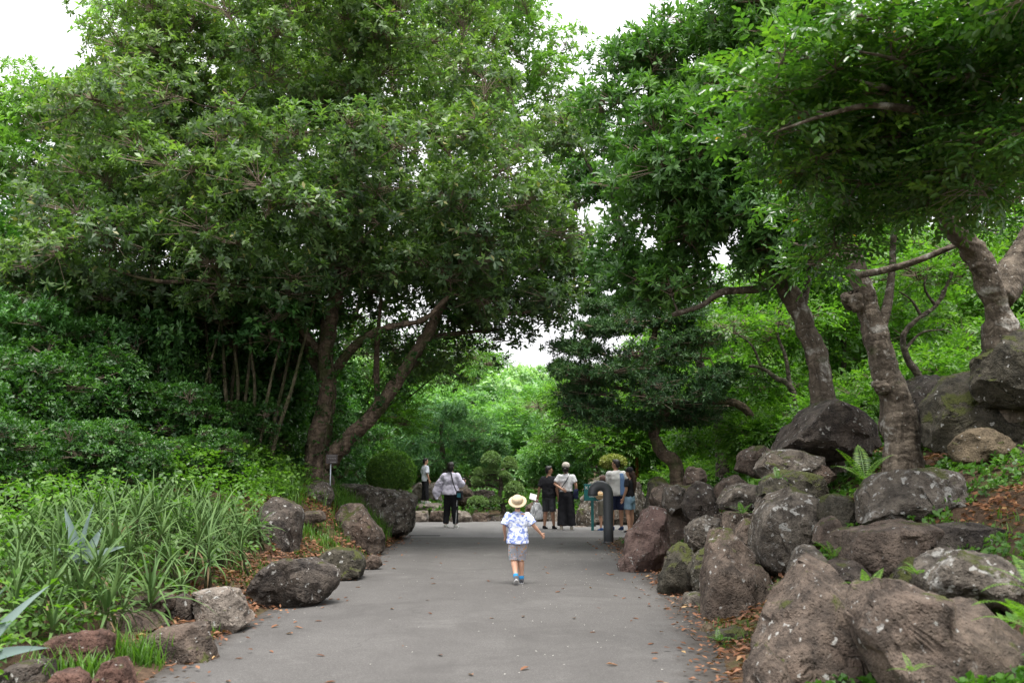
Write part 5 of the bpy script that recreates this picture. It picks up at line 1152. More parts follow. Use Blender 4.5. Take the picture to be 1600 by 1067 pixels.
niwaki('cloud-pruned pine with bluish pads behind the capped woman', nb2, [nb2] + P_(34, (940, 760), (935, 735), (925, 712), (915, 695)),
       z1([(900, 195, 26, 14), (945, 216, 42, 18), (972, 245, 46, 24), (1000, 275, 36, 18), (1045, 245, 55, 22), (990, 165, 60, 26), (1050, 190, 50, 22), (930, 175, 36, 14)]), 34.0, 5, 'lf_bluepine_hazed')
yc = at(958, 722, 29.3); zg = Hs(yc.x, yc.y); root = empty('yellow_shrub', (yc.x, yc.y, zg)); tag(root, 'pale yellow-green shrub on top of the craggy rock mass', 'shrub')
V, Q, r = ball((0, 0, yc.z - zg), (0.36, 0.34, 0.20), 900, dict(n=6, L=0.08, W=0.022), G, 0.1, 0.7); tag(child('crown', quad_mesh('crown', V, Q, r), M['lf_yellow'], root), kind='stuff')
mb = MB()
for k in range(7): mb.tube([(0.03 * math.cos(k), 0.03 * math.sin(k), 0), (0.2 * math.cos(k * .9), 0.2 * math.sin(k * .9), yc.z - zg)], [0.014, 0.006], 5)
tag(child('branches', mb.mesh('branches'), M['bark_stem'], root), kind='stuff')

# --- fallen leaves on the asphalt, one by one
FL = []
for k in range(5):
    g2 = np.random.default_rng(k + 90); V, Q, r = leaves(np.zeros((1, 3)), np.array([[0, 1.0, 0]]), np.array([[0, 0, 1.0]]), [0.095], [0.040], np.array([0.15 + 0.17 * k]), fold=0.35, droop=-0.12 + 0.09 * k)
    V = V + np.array([0, -0.045, 0.004 + 0.012 * (k > 2)]); V[:, 2] = np.maximum(V[:, 2], 0.003); me = quad_mesh('fallen_leaf', V, Q, r); me.materials.append(M['litter']); FL.append(me)
rl = random.Random(14)
for k in range(125):
    while True:
        y = 6.6 + 15 * rl.random() ** 1.5; a, b = float(xl(y)), float(xr(y)); e = rl.random()
        x = a + (b - a) * (e if rl.random() < 0.62 else (0.02 + 0.16 * e if rl.random() < 0.5 else 0.98 - 0.14 * e))
        break
    o = link('fallen_leaf', rl.choice(FL), None, None, (x, y, 0.004)); o.rotation_euler = (0, 0, rl.uniform(0, 6.28)); s = rl.uniform(0.5, 1.05); o.scale = (s, s, s)
    tag(o, 'brown fallen leaf lying on the grey asphalt path', 'leaf', 'fallen leaves on the path')
n = 320; y = 7 + 15 * G.random(n) ** 0.7; x = xl(y) + (xr(y) - xl(y)) * np.where(G.random(n) < 0.55, G.random(n), np.clip(G.normal(0.78, 0.14, n), 0.02, 0.98))
a = G.uniform(0, 6.28, n); D = np.stack([np.cos(a), np.sin(a), np.zeros(n)], -1); V, Q, r = leaves(np.stack([x, y, np.full(n, 0.008)], -1), D, np.tile([[0, 0, 1.0]], (n, 1)), G.uniform(0.010, 0.024, n), G.uniform(0.008, 0.016, n), G.random(n), fold=0.1, droop=0, simple=True)
stuff('fallen_petals', 'tiny pale petals and chips strewn over the asphalt', 'petals', V, Q, r, M['petal'])
# ================================================================== street furniture
M['pipe'] = plain('pipe_paint', (0.085, 0.092, 0.100), 0.45, 0.5, grain=0.18, gscale=6, bump=0.1)
M['pipe_in'] = plain('pipe_inside', (0.02, 0.02, 0.02), 0.9)
M['teal'] = plain('sign_teal', (0.012, 0.150, 0.150), 0.45, 0.4); M['white'] = plain('white_paint', (0.78, 0.78, 0.77), 0.6)
M['board'] = plain('plaque_brown', (0.040, 0.030, 0.030), 0.5, 0.4); M['steel'] = plain('steel_post', (0.33, 0.36, 0.40), 0.4, 0.5, 0.6)
M['ink'] = plain('pale_ink', (0.30, 0.29, 0.28), 0.7); M['maroon'] = plain('maroon', (0.16, 0.03, 0.05), 0.6); M['timber'] = plain('red_timber', (0.30, 0.10, 0.045), 0.75, 0.3, grain=0.25, gscale=9); M['iron'] = plain('drain_iron', (0.045, 0.042, 0.04), 0.7, 0.4)

pb = on_ground(951, 848); root = empty('bent_pipe', pb); tag(root, 'grey hooked vent pipe standing on the path edge before the teal sign', 'pipe')
hs_ = 0.99; rr_ = 0.155; k = 14
path = [(0, 0, -0.05), (0, 0, 0.3), (0, 0, 0.7), (0, 0, hs_ - 0.02)] + [(-rr_ + rr_ * math.cos(a), 0, hs_ + rr_ * math.sin(a)) for a in [math.pi * j / k for j in range(1, k + 1)]] + [(-2 * rr_, 0, hs_ - 0.05)]
mb = MB(); mb.tube(path, 0.102, 24, cap=False); me = bake(mb.mesh('pipe'), [('SOLIDIFY', dict(thickness=0.008))]); child('pipe', me, M['pipe'], root)
mb = MB(); mb.tube([(-2 * rr_, 0, hs_ - 0.02), (-2 * rr_, 0, hs_ + 0.05)], 0.092, 20); child('dark_plug', mb.mesh('dark_plug'), M['pipe_in'], root)  # near-black plug added to paint the dark hollow of the open mouth
mb = MB(); mb.tube([(0, 0, 0.004), (0, 0, 0.03)], [0.125, 0.115], 24); child('base_collar', mb.mesh('base_collar', sharp=40), M['pipe'], root)
# striped ball
m = N('striped_ball'); v = m.coord('Object'); w = m.n('ShaderNodeTexWave'); w.bands_direction = 'Z'; w.inputs['Scale'].default_value = 7.0; w.inputs['Distortion'].default_value = 1.2; m.l(v, w.inputs[0])
M['ball'] = m.out(m.principled(m.ramp(w.outputs[1], [(0.0, (0.20, 0.07, 0.02)), (0.35, (0.62, 0.30, 0.06)), (0.7, (0.75, 0.62, 0.40))]), 0.7))

def text_mesh(name, body, size, mat, parent, loc, rot=(math.pi / 2, 0, 0), ext=0.001):
    cu = bpy.data.curves.new(name, 'FONT'); cu.body = body; cu.size = size; cu.align_x = 'CENTER'; cu.align_y = 'CENTER'; cu.extrude = ext
    o = bpy.data.objects.new('tmp', cu); BAKE.collection.objects.link(o)
    with bpy.context.temp_override(scene=BAKE, view_layer=BAKE.view_layers[0]):
        dg = bpy.context.evaluated_depsgraph_get(); me = bpy.data.meshes.new_from_object(o.evaluated_get(dg), depsgraph=dg)
    bpy.data.objects.remove(o); me.materials.clear()
    q = child(name, me, mat, parent, loc); q.rotation_euler = rot; return q
# teal direction sign
sb = on_ground(926, 829); root = empty('direction_sign', sb, R(-4)); tag(root, 'teal direction sign with white arrow on a teal post', 'sign')
zb = at(926, 769, sb.y).z
mb = MB(); mb.box((0, 0, zb), (0.20, 0.012, 0.20)); child('board', bake(mb.mesh('board', False), [('BEVEL', dict(width=0.005, segments=2))]), M['teal'], root)
mb = MB(); mb.box((0.0, 0.045, zb * 0.5), (0.033, 0.03, zb * 0.5 + 0.02)); child('post', mb.mesh('post', False), M['teal'], root)
mb = MB(); a = Vector((-0.135, -0.015, zb + 0.115))
mb.box(a + Vector((-0.02, 0, 0)), (0.008, 0.002, 0.036)); child('arrow_bar', mb.mesh('arrow_bar', False), M['white'], root)
mb = MB(); mb.box(a + Vector((0.005, 0.0005, 0.012)), (0.026, 0.002, 0.007), Euler((0, R(-48), 0))); child('arrow_stroke', mb.mesh('arrow_stroke', False), M['white'], root)
mb = MB(); mb.box(a + Vector((0.008, 0.001, -0.016)), (0.024, 0.002, 0.007), Euler((0, R(48), 0))); child('arrow_stroke', mb.mesh('arrow_stroke', False), M['white'], root)
rs = random.Random(2); mb = MB()
for row, (x0, x1, dz, hgt) in enumerate([(-0.07, 0.16, 0.135, 0.014), (-0.07, 0.15, 0.105, 0.008), (-0.07, 0.16, 0.03, 0.014), (-0.07, 0.15, 0.0, 0.008), (-0.07, 0.14, -0.075, 0.014), (-0.07, 0.15, -0.105, 0.008)]):
    x = x0
    while x < x1:
        w_ = rs.uniform(0.008, 0.022); mb.box((x + w_ / 2, -0.0135, zb + dz), (w_ / 2, 0.0015, hgt * rs.uniform(0.7, 1.0))); x += w_ + rs.uniform(0.005, 0.009)
tag(child('text_lines', mb.mesh('text_lines', False), M['white'], root), kind='stuff')
# plaque at the tree
qb = at(516, 748, 18.6); zg = Hs(qb.x, qb.y); root = empty('tree_plaque', (qb.x, qb.y, zg), R(6)); tag(root, 'small dark name plaque on a thin post at the forked trunk', 'sign'); zc = at(518, 717, 18.6).z - zg
mb = MB(); mb.box((0.02, 0, zc), (0.105, 0.008, 0.085)); child('plate', bake(mb.mesh('plate', False), [('BEVEL', dict(width=0.004, segments=2))]), M['board'], root)
mb = MB(); mb.tube([(0, 0.022, -0.1), (0, 0.022, zc)], 0.012, 10); child('post', mb.mesh('post'), M['steel'], root)
text_mesh('plaque_name', 'ヤマモモ', 0.040, M['ink'], root, (0.02, -0.0105, zc + 0.01))
mb = MB(); mb.box((0.02, -0.0095, zc + 0.062), (0.075, 0.001, 0.003)); child('plaque_line', mb.mesh('plaque_line', False), M['ink'], root)
mb = MB(); mb.box((0.045, -0.0095, zc - 0.055), (0.055, 0.001, 0.003)); child('plaque_line', mb.mesh('plaque_line', False), M['ink'], root)
# white plant card by the man in black
pc = at(833, 800, 28.6); root = empty('plant_card', (pc.x, pc.y, 0.0), R(12)); tag(root, 'small tilted white plant card on a stake behind the plastic bag', 'sign'); zc = at(836, 776, 28.6).z
mb = MB(); mb.box((0, 0, zc), (0.10, 0.006, 0.085), Euler((R(-18), R(16), 0))); child('card', mb.mesh('card', False), M['white'], root)
mb = MB(); mb.box((0.025, -0.008, zc - 0.09), (0.10, 0.006, 0.022), Euler((R(-18), R(16), 0))); child('card_foot', mb.mesh('card_foot', False), M['maroon'], root)
mb = MB(); mb.tube([(0.02, 0.02, 0), (0.02, 0.02, zc - 0.05)], 0.012, 8); child('stake', mb.mesh('stake'), M['steel'], root)
# red timber post
tp = at(995, 745, 30.5); zg = Hs(tp.x, tp.y); mb = MB(); hz = at(995, 688, 30.5).z
mb.tube([(0, 0, 0), (0.01, 0, (hz - zg) * 0.5), (0, 0, hz - zg)], [0.055, 0.052, 0.05], 10); root = empty('timber_post', (tp.x, tp.y, zg - 0.05)); child('shaft', mb.mesh('shaft'), M['timber'], root)
mb = MB(); mb.tube([(0, 0, hz - zg), (0, 0, hz - zg + 0.03)], [0.058, 0.03], 10); child('cap', mb.mesh('cap', sharp=30), M['timber'], root); tag(root, 'red-brown timber post beyond the craggy rock mass', 'post')
# drain slot across the corner of the square
dp = on_ground(663, 837); root = empty('drain_grate', (dp.x, dp.y, 0.006)); tag(root, 'narrow dark drain grate at the foot of the overhanging rock', 'drain')
mb = MB(); mb.box((0, 0, 0.0), (0.34, 0.06, 0.004)); child('tray', mb.mesh('tray', False), M['pipe_in'], root)
for sx in (-1, 1):
    mb = MB(); mb.box((0, sx * 0.066, 0.001), (0.35, 0.006, 0.006)); child('rim', mb.mesh('rim', False), M['iron'], root)
sl = MB(); sl.box((0, 0, 0.004), (0.008, 0.058, 0.004)); slat = sl.mesh('slat', False)
for i in range(14): child('slat', slat, M['iron'], root, (-0.31 + i * 0.0477, 0, 0))

# ================================================================== people
def cloth(name, col, rough=0.85, grain=0.12): return plain(name, col, rough, 0.15, grain=grain, gscale=14, bump=0.25)
SK = plain('skin', (0.55, 0.31, 0.21), 0.55, 0.35, grain=0.06); SK2 = plain('skin_tan', (0.42, 0.23, 0.15), 0.55, 0.35, grain=0.06)
HAIR = plain('hair_black', (0.018, 0.015, 0.014), 0.45, 0.4, grain=0.4, gscale=40); HAIRB = plain('hair_brown', (0.050, 0.028, 0.020), 0.45, 0.4, grain=0.4, gscale=40)
EYE = plain('eye_dark', (0.02, 0.015, 0.012), 0.3); LIP = plain('lip', (0.40, 0.16, 0.13), 0.6)
C_BLACK = cloth('cloth_black', (0.022, 0.022, 0.026)); C_WHITE = cloth('cloth_white', (0.72, 0.72, 0.74)); C_LILAC = cloth('cloth_pale_lilac', (0.62, 0.60, 0.72)); C_BLUEW = cloth('cloth_pale_blue', (0.70, 0.74, 0.84))
C_DARK = cloth('cloth_charcoal', (0.055, 0.056, 0.064)); C_NAVY = cloth('cloth_navy', (0.020, 0.026, 0.060)); C_DENIM = cloth('cloth_denim', (0.24, 0.36, 0.48)); C_GREY = cloth('cloth_grey', (0.50, 0.50, 0.49)); C_KHAKI = cloth('cloth_khaki', (0.16, 0.15, 0.12))
C_VEST = cloth('cloth_blue', (0.13, 0.21, 0.38)); C_TEAL = cloth('cloth_teal', (0.05, 0.20, 0.25)); C_BROWN = cloth('cloth_brown', (0.10, 0.06, 0.05)); C_BEIGE = cloth('cloth_beige', (0.58, 0.53, 0.47)); C_SBLUE = cloth('shoe_blue', (0.05, 0.13, 0.34)); C_SOCK = cloth('sock_blue', (0.03, 0.22, 0.48))
SOLE = plain('sole_white', (0.70, 0.70, 0.70), 0.7)
m = N('shirt_blue_print'); v = m.coord('Object'); n1 = m.noise(v, 11, 3, 0.55, 1.2); n2 = m.noise(v, 26, 3, 0.6)
c = m.mix(m.ramp(n1, [(0.50, 0.0), (0.56, 1.0)]), (0.70, 0.74, 0.84), m.mix(n2, (0.10, 0.15, 0.48), (0.32, 0.40, 0.72))); C_PRINT = m.out(m.principled(c, 0.85, 0.15, m.bump(n2, 0.3, 0.01)))
m = N('shorts_print'); v = m.coord('Object'); n1 = m.noise(v, 22, 2, 0.5); n3 = m.n('ShaderNodeTexNoise'); n3.inputs['Scale'].default_value = 17.0; m.l(v, n3.inputs[0])
c = m.mix(m.ramp(n1, [(0.52, 0.0), (0.58, 0.9)]), (0.40, 0.41, 0.46), m.ramp(n3.outputs[0], [(0.38, (0.60, 0.30, 0.08)), (0.5, (0.62, 0.55, 0.60)), (0.62, (0.12, 0.30, 0.30))], 'CONSTANT')); C_SPRINT = m.out(m.principled(c, 0.85, 0.15))
m = N('straw'); v = m.coord('Object'); w = m.n('ShaderNodeTexWave'); w.inputs['Scale'].default_value = 45; m.l(v, w.inputs[0]); c = m.mix(w.outputs[1], (0.46, 0.36, 0.23), (0.62, 0.51, 0.36)); C_STRAW = m.out(m.principled(c, 0.8, 0.2, m.bump(w.outputs[1], 0.4, 0.005)))
m = N('thin_plastic'); v = m.coord('Object'); n1 = m.noise(v, 9, 4, 0.6, 1.0); t = m.n('ShaderNodeBsdfTranslucent'); t.inputs[0].default_value = (0.75, 0.76, 0.78, 1); mx = m.n('ShaderNodeMixShader'); mx.inputs[0].default_value = 0.35
m.l(m.principled((0.74, 0.75, 0.77), 0.35, 0.5, m.bump(n1, 0.6, 0.03)), mx.inputs[1]); m.l(t.outputs[0], mx.inputs[2]); C_BAG = m.out(mx.outputs[0])

def remesh(mb, vox=0.014, it=5, f=0.6):
    return bake(mb.mesh('tmp'), [('REMESH', dict(mode='VOXEL', voxel_size=vox, use_smooth_shade=True)), ('SMOOTH', dict(factor=f, iterations=it))])

def wrinkle(me, amp, fx=9, fz=14, seed=0):
    n = len(me.vertices); co = np.empty(n * 3, dtype=np.float32); no = np.empty(n * 3, dtype=np.float32)
    me.vertices.foreach_get('co', co); me.vertices.foreach_get('normal', no); co = co.reshape(-1, 3); no = no.reshape(-1, 3)
    d = np.array([noise.fractal(Vector((q[0] * fx + seed, q[1] * fx, q[2] * fz)), 1.0, 2.0, 3) for q in co.tolist()], dtype=np.float32)
    me.vertices.foreach_set('co', (co + no * (amp * d)[:, None]).ravel()); me.update(); return me

def join(me, mb):
    V = [tuple(v_.co) for v_ in me.vertices] + mb.v; o = len(me.vertices); F = [list(p.vertices) for p in me.polygons] + [[i + o for i in f] for f in mb.f]
    m2 = bpy.data.meshes.new('body'); m2.from_pydata(V, [], F); m2.polygons.foreach_set('use_smooth', [True] * len(F)); return m2

def lerp(a, b, t): return Vector(a).lerp(Vector(b), t)

def along(pts, f, n=8):
    """points along the first fraction f of a polyline"""
    P = [Vector(p) for p in pts]; L = [0]
    for i in range(len(P) - 1): L.append(L[-1] + (P[i + 1] - P[i]).length)
    out = []
    for k in range(n + 1):
        s = L[-1] * f * k / n; i = max(j for j in range(len(P) - 1) if L[j] <= s + 1e-9); out.append(P[i].lerp(P[i + 1], (s - L[i]) / max(1e-6, L[i + 1] - L[i])))
    return out

def person(label, loc, h, rz, arms, legs, top, bottom, shoe, skin=SK, hair=HAIR, head=1.0, yaw=0.0, sleeve=0.42, sl_r=0.078, leg_f=1.0, leg_r=(0.10, 0.085), hem=0.86, torso=1.0, hairstyle='short', tilt=0.0, seed=1, sock=None, wide=1.0, hem_flare=0.0, group=None, legw=1.0, vox=0.024):
    s = h / 1.70; root = empty('person', loc, rz); root.scale = (s, s, s); tag(root, label, 'person', group)
    mb = MB(); W = wide
    mb.loft([(0.84, .125 * W, .095, 0, 0), (.92, .155 * W, .11, 0, 0), (1.04, .132 * W, .093, 0, 0.005), (1.18, .145 * W, .102, 0, .005), (1.31, .165 * W, .10, 0, 0), (1.385, .155 * W, .085, 0, -.005), (1.43, .08, .065, 0, -.005)], 18)
    mb.tube([(0, -.01, 1.38), (0, 0, 1.47), (0, .01, 1.54)], [.062, .052, .05], 12)
    nk = Vector((0, 0, 1.46)); RM = Euler((tilt, 0, yaw)).to_matrix()
    HP = lambda p: nk + RM @ ((Vector(p) - nk) * head)
    hr = Euler((tilt, 0, yaw)); hd = head
    mb.ell(HP((0, .008, 1.592)), (.075 * hd, .094 * hd, .108 * hd), hr, 18); mb.ell(HP((0, .038, 1.535)), (.056 * hd, .062 * hd, .066 * hd), hr, 14)
    mb.ell(HP((0, .103, 1.570)), (.013 * hd, .022 * hd, .022 * hd), hr, 10)
    for sx in (-1, 1): mb.ell(HP((sx * .076, -.004, 1.572)), (.012 * hd, .022 * hd, .031 * hd), hr, 10)
    fing = MB()
    for side in ('L', 'R'):
        sx = -1 if side == 'L' else 1; sh = Vector((sx * .178 * W, 0, 1.372)); el, wr = Vector(arms[side][0]), Vector(arms[side][1]); d = (wr - el).normalized()
        mb.tube([sh, lerp(sh, el, .35), el, lerp(el, wr, .3), wr], [.054, .047, .040, .040, .027], 12); mb.ell(sh, (.050, .050, .048), None, 12)
        pal = wr + d * .045; q = d.to_track_quat('Z', 'Y').to_euler(); mb.ell(pal, (.022, .038, .050), q, 12); mb.tube([lerp(el, wr, .9), pal], [.028, .026], 10)
        Qm = q.to_matrix(); lat = Qm @ Vector((0, 1, 0)); nor = Qm @ Vector((1, 0, 0))
        if nor.y < 0: nor = -nor
        for j, ln in enumerate((.062, .074, .070, .054)):
            r0 = pal + d * .032 + lat * (-.027 + .018 * j); k1 = r0 + d * ln * .55 + nor * .006; k2 = k1 + d * ln * .40 + nor * .022; fing.tube([r0, k1, k2], [.0092, .0085, .0065], 7)
        r0 = pal - d * .015 + lat * (.030 if d.z > -2 else 0); k1 = r0 + (lat * .7 + d * .7).normalized() * .035; k2 = k1 + (d * .9 + nor * .3).normalized() * .028; fing.tube([r0, k1, k2], [.011, .010, .007], 7)
        kn, an = Vector(legs[side][0]), Vector(legs[side][1]); hp = Vector((sx * .085 * W, 0, .88))
        LK = legw; mb.tube([hp, lerp(hp, kn, .4), kn, lerp(kn, an, .3) + Vector((0, -.012, 0)), lerp(kn, an, .7), an], [.088 * LK, .078 * LK, .055 * LK, .056 * LK, .042 * LK, .036 * LK], 14)
        foot = legs[side][2] if len(legs[side]) > 2 else 0.0
        fd = Vector((0, math.cos(foot), math.sin(foot))); mb.tube([an + Vector((0, -.03, -.03)), an + fd * .07 - Vector((0, 0, .045)), an + fd * .15 - Vector((0, 0, .055))], [.035, .035, .022], 10)
    me = join(remesh(mb, 0.018, 1), fing); body = child('body', me, skin, root)
    # face
    for sx in (-1, 1):
        e = MB(); e.ell(HP((sx * .032, .086, 1.593)), (.011 * hd, .008 * hd, .007 * hd), hr, 8); child('eye', e.mesh('eye'), EYE, root)
        e = MB(); e.tube([HP((sx * .016, .094, 1.614)), HP((sx * .034, .092, 1.618)), HP((sx * .05, .080, 1.612))], [.004, .005, .003], 6); child('eyebrow', e.mesh('eyebrow'), hair, root)
    e = MB(); e.tube([HP((-.024, .088, 1.526)), HP((0, .098, 1.524)), HP((.024, .088, 1.526))], [.004, .006, .004], 6); child('mouth', e.mesh('mouth'), LIP, root)
    # hair
    hm = MB()
    hm.ell(HP((0, -.012, 1.610)), (.084 * hd, .098 * hd, .104 * hd), hr, 18); 
    if hairstyle == 'short': hm.ell(HP((0, -.05, 1.565)), (.074 * hd, .056 * hd, .075 * hd), hr, 14); hm.ell(HP((0, .045, 1.672)), (.062 * hd, .05 * hd, .035 * hd), hr, 12)
    if hairstyle in ('bob', 'long', 'tail'):
        hm.ell(HP((0, -.045, 1.555)), (.088 * hd, .070 * hd, .105 * hd), hr, 16); hm.ell(HP((0, .03, 1.676)), (.066 * hd, .06 * hd, .04 * hd), hr, 12)
    if hairstyle == 'bob': hm.ell(HP((0, -.055, 1.50)), (.080 * hd, .055 * hd, .07 * hd), hr, 14)
    if hairstyle == 'tail': hm.tube([HP((0, -.09, 1.60)), HP((0, -.125, 1.54)), HP((0, -.11, 1.44))], [.035, .032, .012], 10)
    if hairstyle == 'long': hm.tube([HP((0, -.08, 1.60)), HP((.0, -.125, 1.45)), HP((0, -.14, 1.28)), HP((0, -.13, 1.10))], [.06, .062, .055, .02], 12)
    hme = wrinkle(remesh(hm, 0.017, 1), 0.008, 30, 9, seed)
    # keep the face clear of hair
    fwd = RM @ Vector((0, 1, 0)); up = RM @ Vector((0, 0, 1)); hc = HP((0, .008, 1.592))
    for v_ in hme.vertices:
        q = Vector(v_.co) - hc; f_, u_ = q.dot(fwd) / hd, q.dot(up) / hd
        lim = 0.035 if u_ < 0.045 else 0.2
        if f_ > lim: v_.co = Vector(v_.co) - fwd * (f_ - lim) * hd * 1.0
    child('hair', hme, hair, root)
    # clothes
    tm = MB(); T = torso
    tm.loft([(hem, (.172 + hem_flare) * W * T, (.126 + hem_flare) * T, 0, 0), (hem + .12, (.168 + hem_flare * .6) * W * T, (.122 + hem_flare * .5) * T, 0, 0), (1.12, .158 * W * T, .117 * T, 0, .003), (1.26, .175 * W * T, .120 * T, 0, .003), (1.36, .178 * W, .104, 0, 0), (1.405, .135, .085, 0, -.005), (1.445, .072, .066, 0, -.004)], 20)
    for side in ('L', 'R'):
        sx = -1 if side == 'L' else 1; sh = Vector((sx * .165 * W, 0, 1.365)); A = along([sh, arms[side][0], arms[side][1]], sleeve, 6)
        tm.ell((sx * .172 * W, 0, 1.368), (.070, .072, .066), None, 12); tm.tube(A, [sl_r * (0.92 + 0.10 * k_ / 6) for k_ in range(7)], 12)
    child('top', wrinkle(remesh(tm, vox, 2), 0.011, 8, 12, seed), top, root)
    bm_ = MB(); bm_.loft([(.79, .15 * W, .125, 0, 0), (.86, .178 * W, .134, 0, 0), (.95, .174 * W, .128, 0, 0), (1.03, .150 * W, .112, 0, .003)], 18)
    for side in ('L', 'R'):
        sx = -1 if side == 'L' else 1; hp = Vector((sx * .083 * W, 0, .90)); A = along([hp, legs[side][0], legs[side][1]], leg_f, 8)
        bm_.tube(A, [leg_r[0] + (leg_r[1] - leg_r[0]) * k_ / 8 for k_ in range(9)], 14)
    child('bottoms', wrinkle(remesh(bm_, vox * 0.8, 1), 0.010, 9, 10, seed + 3), bottom, root)
    for side in ('L', 'R'):
        an = Vector(legs[side][1]); foot = legs[side][2] if len(legs[side]) > 2 else 0.0
        RF = Euler((foot, 0, 0)); F_ = lambda p: an + RF.to_matrix() @ Vector(p)
        sm = MB(); sm.tube([F_((0, -.055, -.045)), F_((0, .0, -.045)), F_((0, .08, -.055)), F_((0, .16, -.062))], [(.040, .048), (.044, .050), (.046, .036), (.034, .022)], 12); sm.tube([F_((0, -.03, -.03)), F_((0, -.025, .01))], [.046, .044], 12)
        so = child('shoe', remesh(sm, 0.014, 1), shoe, root)
        s2 = MB(); s2.loft([(0, .046, .125, 0, .05), (.016, .048, .128, 0, .05)], 16); s2.v = [tuple(F_((x_, y_, z_ - .092))) for x_, y_, z_ in s2.v]; child('sole', s2.mesh('sole', sharp=40), SOLE, so)
        if sock:
            k2 = MB(); k2.tube([F_((0, -.02, -.02)), lerp(an, legs[side][0], .15)], [.048, .053], 12); child('sock', k2.mesh('sock'), sock, root)
    return root, HP, hr, hd

STAND = dict(L=[(-.11, .02, .48), (-.125, -.03, .09)], R=[(.11, .0, .48), (.13, .03, .09)])
def arms_down(l=0.0, r=0.0): return dict(L=[(-.235, -.02, 1.12), (-.25 - l, .05, .88)], R=[(.235, -.02, 1.12), (.25 + r, .05, .88)])

# --- the boy walking up the path
bp = on_ground(809, 913)
boy, HP, hr, hd = person('boy in straw hat and blue printed shirt walking up the path', bp, 1.09, R(4), dict(L=[(-.275, -.04, 1.16), (-.25, .12, .97)], R=[(.315, -.05, 1.17), (.47, .03, 1.0)]),
       dict(L=[(-.07, .10, .49), (-.045, -.13, .15), R(-35)], R=[(.075, .16, .49), (.085, .15, .09)]), C_PRINT, C_SPRINT, plain('shoe_black_white', (0.10, 0.10, 0.11), 0.7, grain=0.9, gscale=24), head=1.28, sleeve=.46, sl_r=.088, leg_f=.53, leg_r=(.112, .104), hem=.80, torso=1.12, wide=1.12, yaw=R(-8), tilt=R(6), seed=5, sock=C_SOCK, hem_flare=.012, legw=1.2, vox=0.015)
def hat_lathe(prof, sides=28):
    mb = MB(); V = []; F = []
    for r_, z_ in prof:
        for k_ in range(sides): a_ = 6.28319 * k_ / sides; V.append((r_ * math.cos(a_), r_ * math.sin(a_), z_ + 0.006 * math.sin(2 * a_ + 1) * (r_ > .12)))
    for i in range(len(prof) - 1):
        for k_ in range(sides): k2 = (k_ + 1) % sides; F.append([i * sides + k_, i * sides + k2, (i + 1) * sides + k2, (i + 1) * sides + k_])
    mb.add(V, F); return mb
hb = hat_lathe([(.185, -.012), (.18, -.002), (.16, .004), (.125, .008), (.116, .03), (.110, .07), (.085, .10), (.045, .112), (.004, .115)])
o = child('hat', hb.mesh('hat'), C_STRAW, boy, HP((0, -.035, 1.615))); o.rotation_euler = (R(40), 0, R(-8))
rb = hat_lathe([(.124, .006), (.119, .028)]); child('hat_band', rb.mesh('hat_band'), cloth('hat_band_tan', (0.42, 0.28, 0.14)), o)

# --- woman in the loose white shirt
wp = on_ground(704, 825)
wo_, HP, hr, hd = person('woman in loose white shirt and black trousers with a shoulder bag', wp, 1.66, R(-18), dict(L=[(-.30, .03, 1.16), (-.24, .20, 1.02)], R=[(.25, .05, 1.13), (.24, .27, 1.18)]), STAND, C_LILAC, C_BLACK, cloth('shoe_white', (0.66, 0.66, 0.62)),
       hairstyle='bob', sleeve=.78, sl_r=.10, leg_f=.97, leg_r=(.108, .075), hem=.86, torso=1.25, seed=9, hem_flare=.035)
fl = MB(); fl.tube([(-.20, -.02, 1.30), (-.31, -.05, 1.08), (-.37, -.08, .90), (-.36, -.10, .74)], [(.05, .10), (.045, .13), (.035, .12), (.015, .035)], 14)
child('shirt_flap', wrinkle(remesh(fl, 0.012, 3), 0.018, 7, 10, 4), C_LILAC, wo_)
for sx in (1,):
    st = MB(); st.tube([(.185, -.03, .84), (.178, -.045, .5), (.165, -.06, .12)], [.011, .011, .011], 6); child('side_stripe', st.mesh('side_stripe'), C_WHITE, wo_)
def shoulder_bag(label, person_root, c, size, strap, mat, loc_rz, extra=None):
    """a bag hanging at a person's side, with its strap; its own thing"""
    s = person_root.scale[0]; root = empty('shoulder_bag', person_root.location, loc_rz); root.scale = (s, s, s); tag(root, label, 'bag')
    mb = MB(); mb.box(c, size); me = bake(mb.mesh('pouch', True), [('SUBSURF', dict(levels=3, render_levels=3, subdivision_type='SIMPLE')), ('BEVEL', dict(width=.01)), ('SMOOTH', dict(iterations=14, factor=.5))]); child('pouch', wrinkle(me, .012, 9, 9, 2), mat, root)
    mb = MB(); P = catmull(strap, 6); mb.tube(P, [(.015, .006)] * len(P), 8); child('strap', mb.mesh('strap'), C_BLACK, root)
    if extra:
        mb = MB(); mb.box(Vector(c) + Vector((0, -size[1] - .004, .01)), (size[0] * .55, .008, size[2] * .45)); child('pocket', mb.mesh('pocket', False), extra, root)
    return root
shoulder_bag('teal and black shoulder bag hanging on the woman in white', wo_, (.27, -.07, .84), (.085, .05, .12), [(.03, -.08, 1.43), (.09, -.155, 1.30), (.15, -.185, 1.12), (.22, -.17, .96)], C_BLACK, R(-18), C_TEAL)
ph = MB(); ph.box((0, 0, 0), (.036, .005, .075)); o = empty('smartphone', wp + (Matrix.Rotation(R(-18), 3, 'Z') @ (Vector((.235, .335, 1.22)) * (1.66 / 1.7))), R(-18)); o.rotation_euler = (R(25), 0, R(-18)); tag(o, 'phone held up by the woman in white', 'phone')
child('case', bake(ph.mesh('case', False), [('BEVEL', dict(width=.006, segments=2))]), C_WHITE, o)
ph = MB(); ph.box((0, -.0056, 0), (.033, .0008, .07)); child('screen', ph.mesh('screen', False), EYE, o)

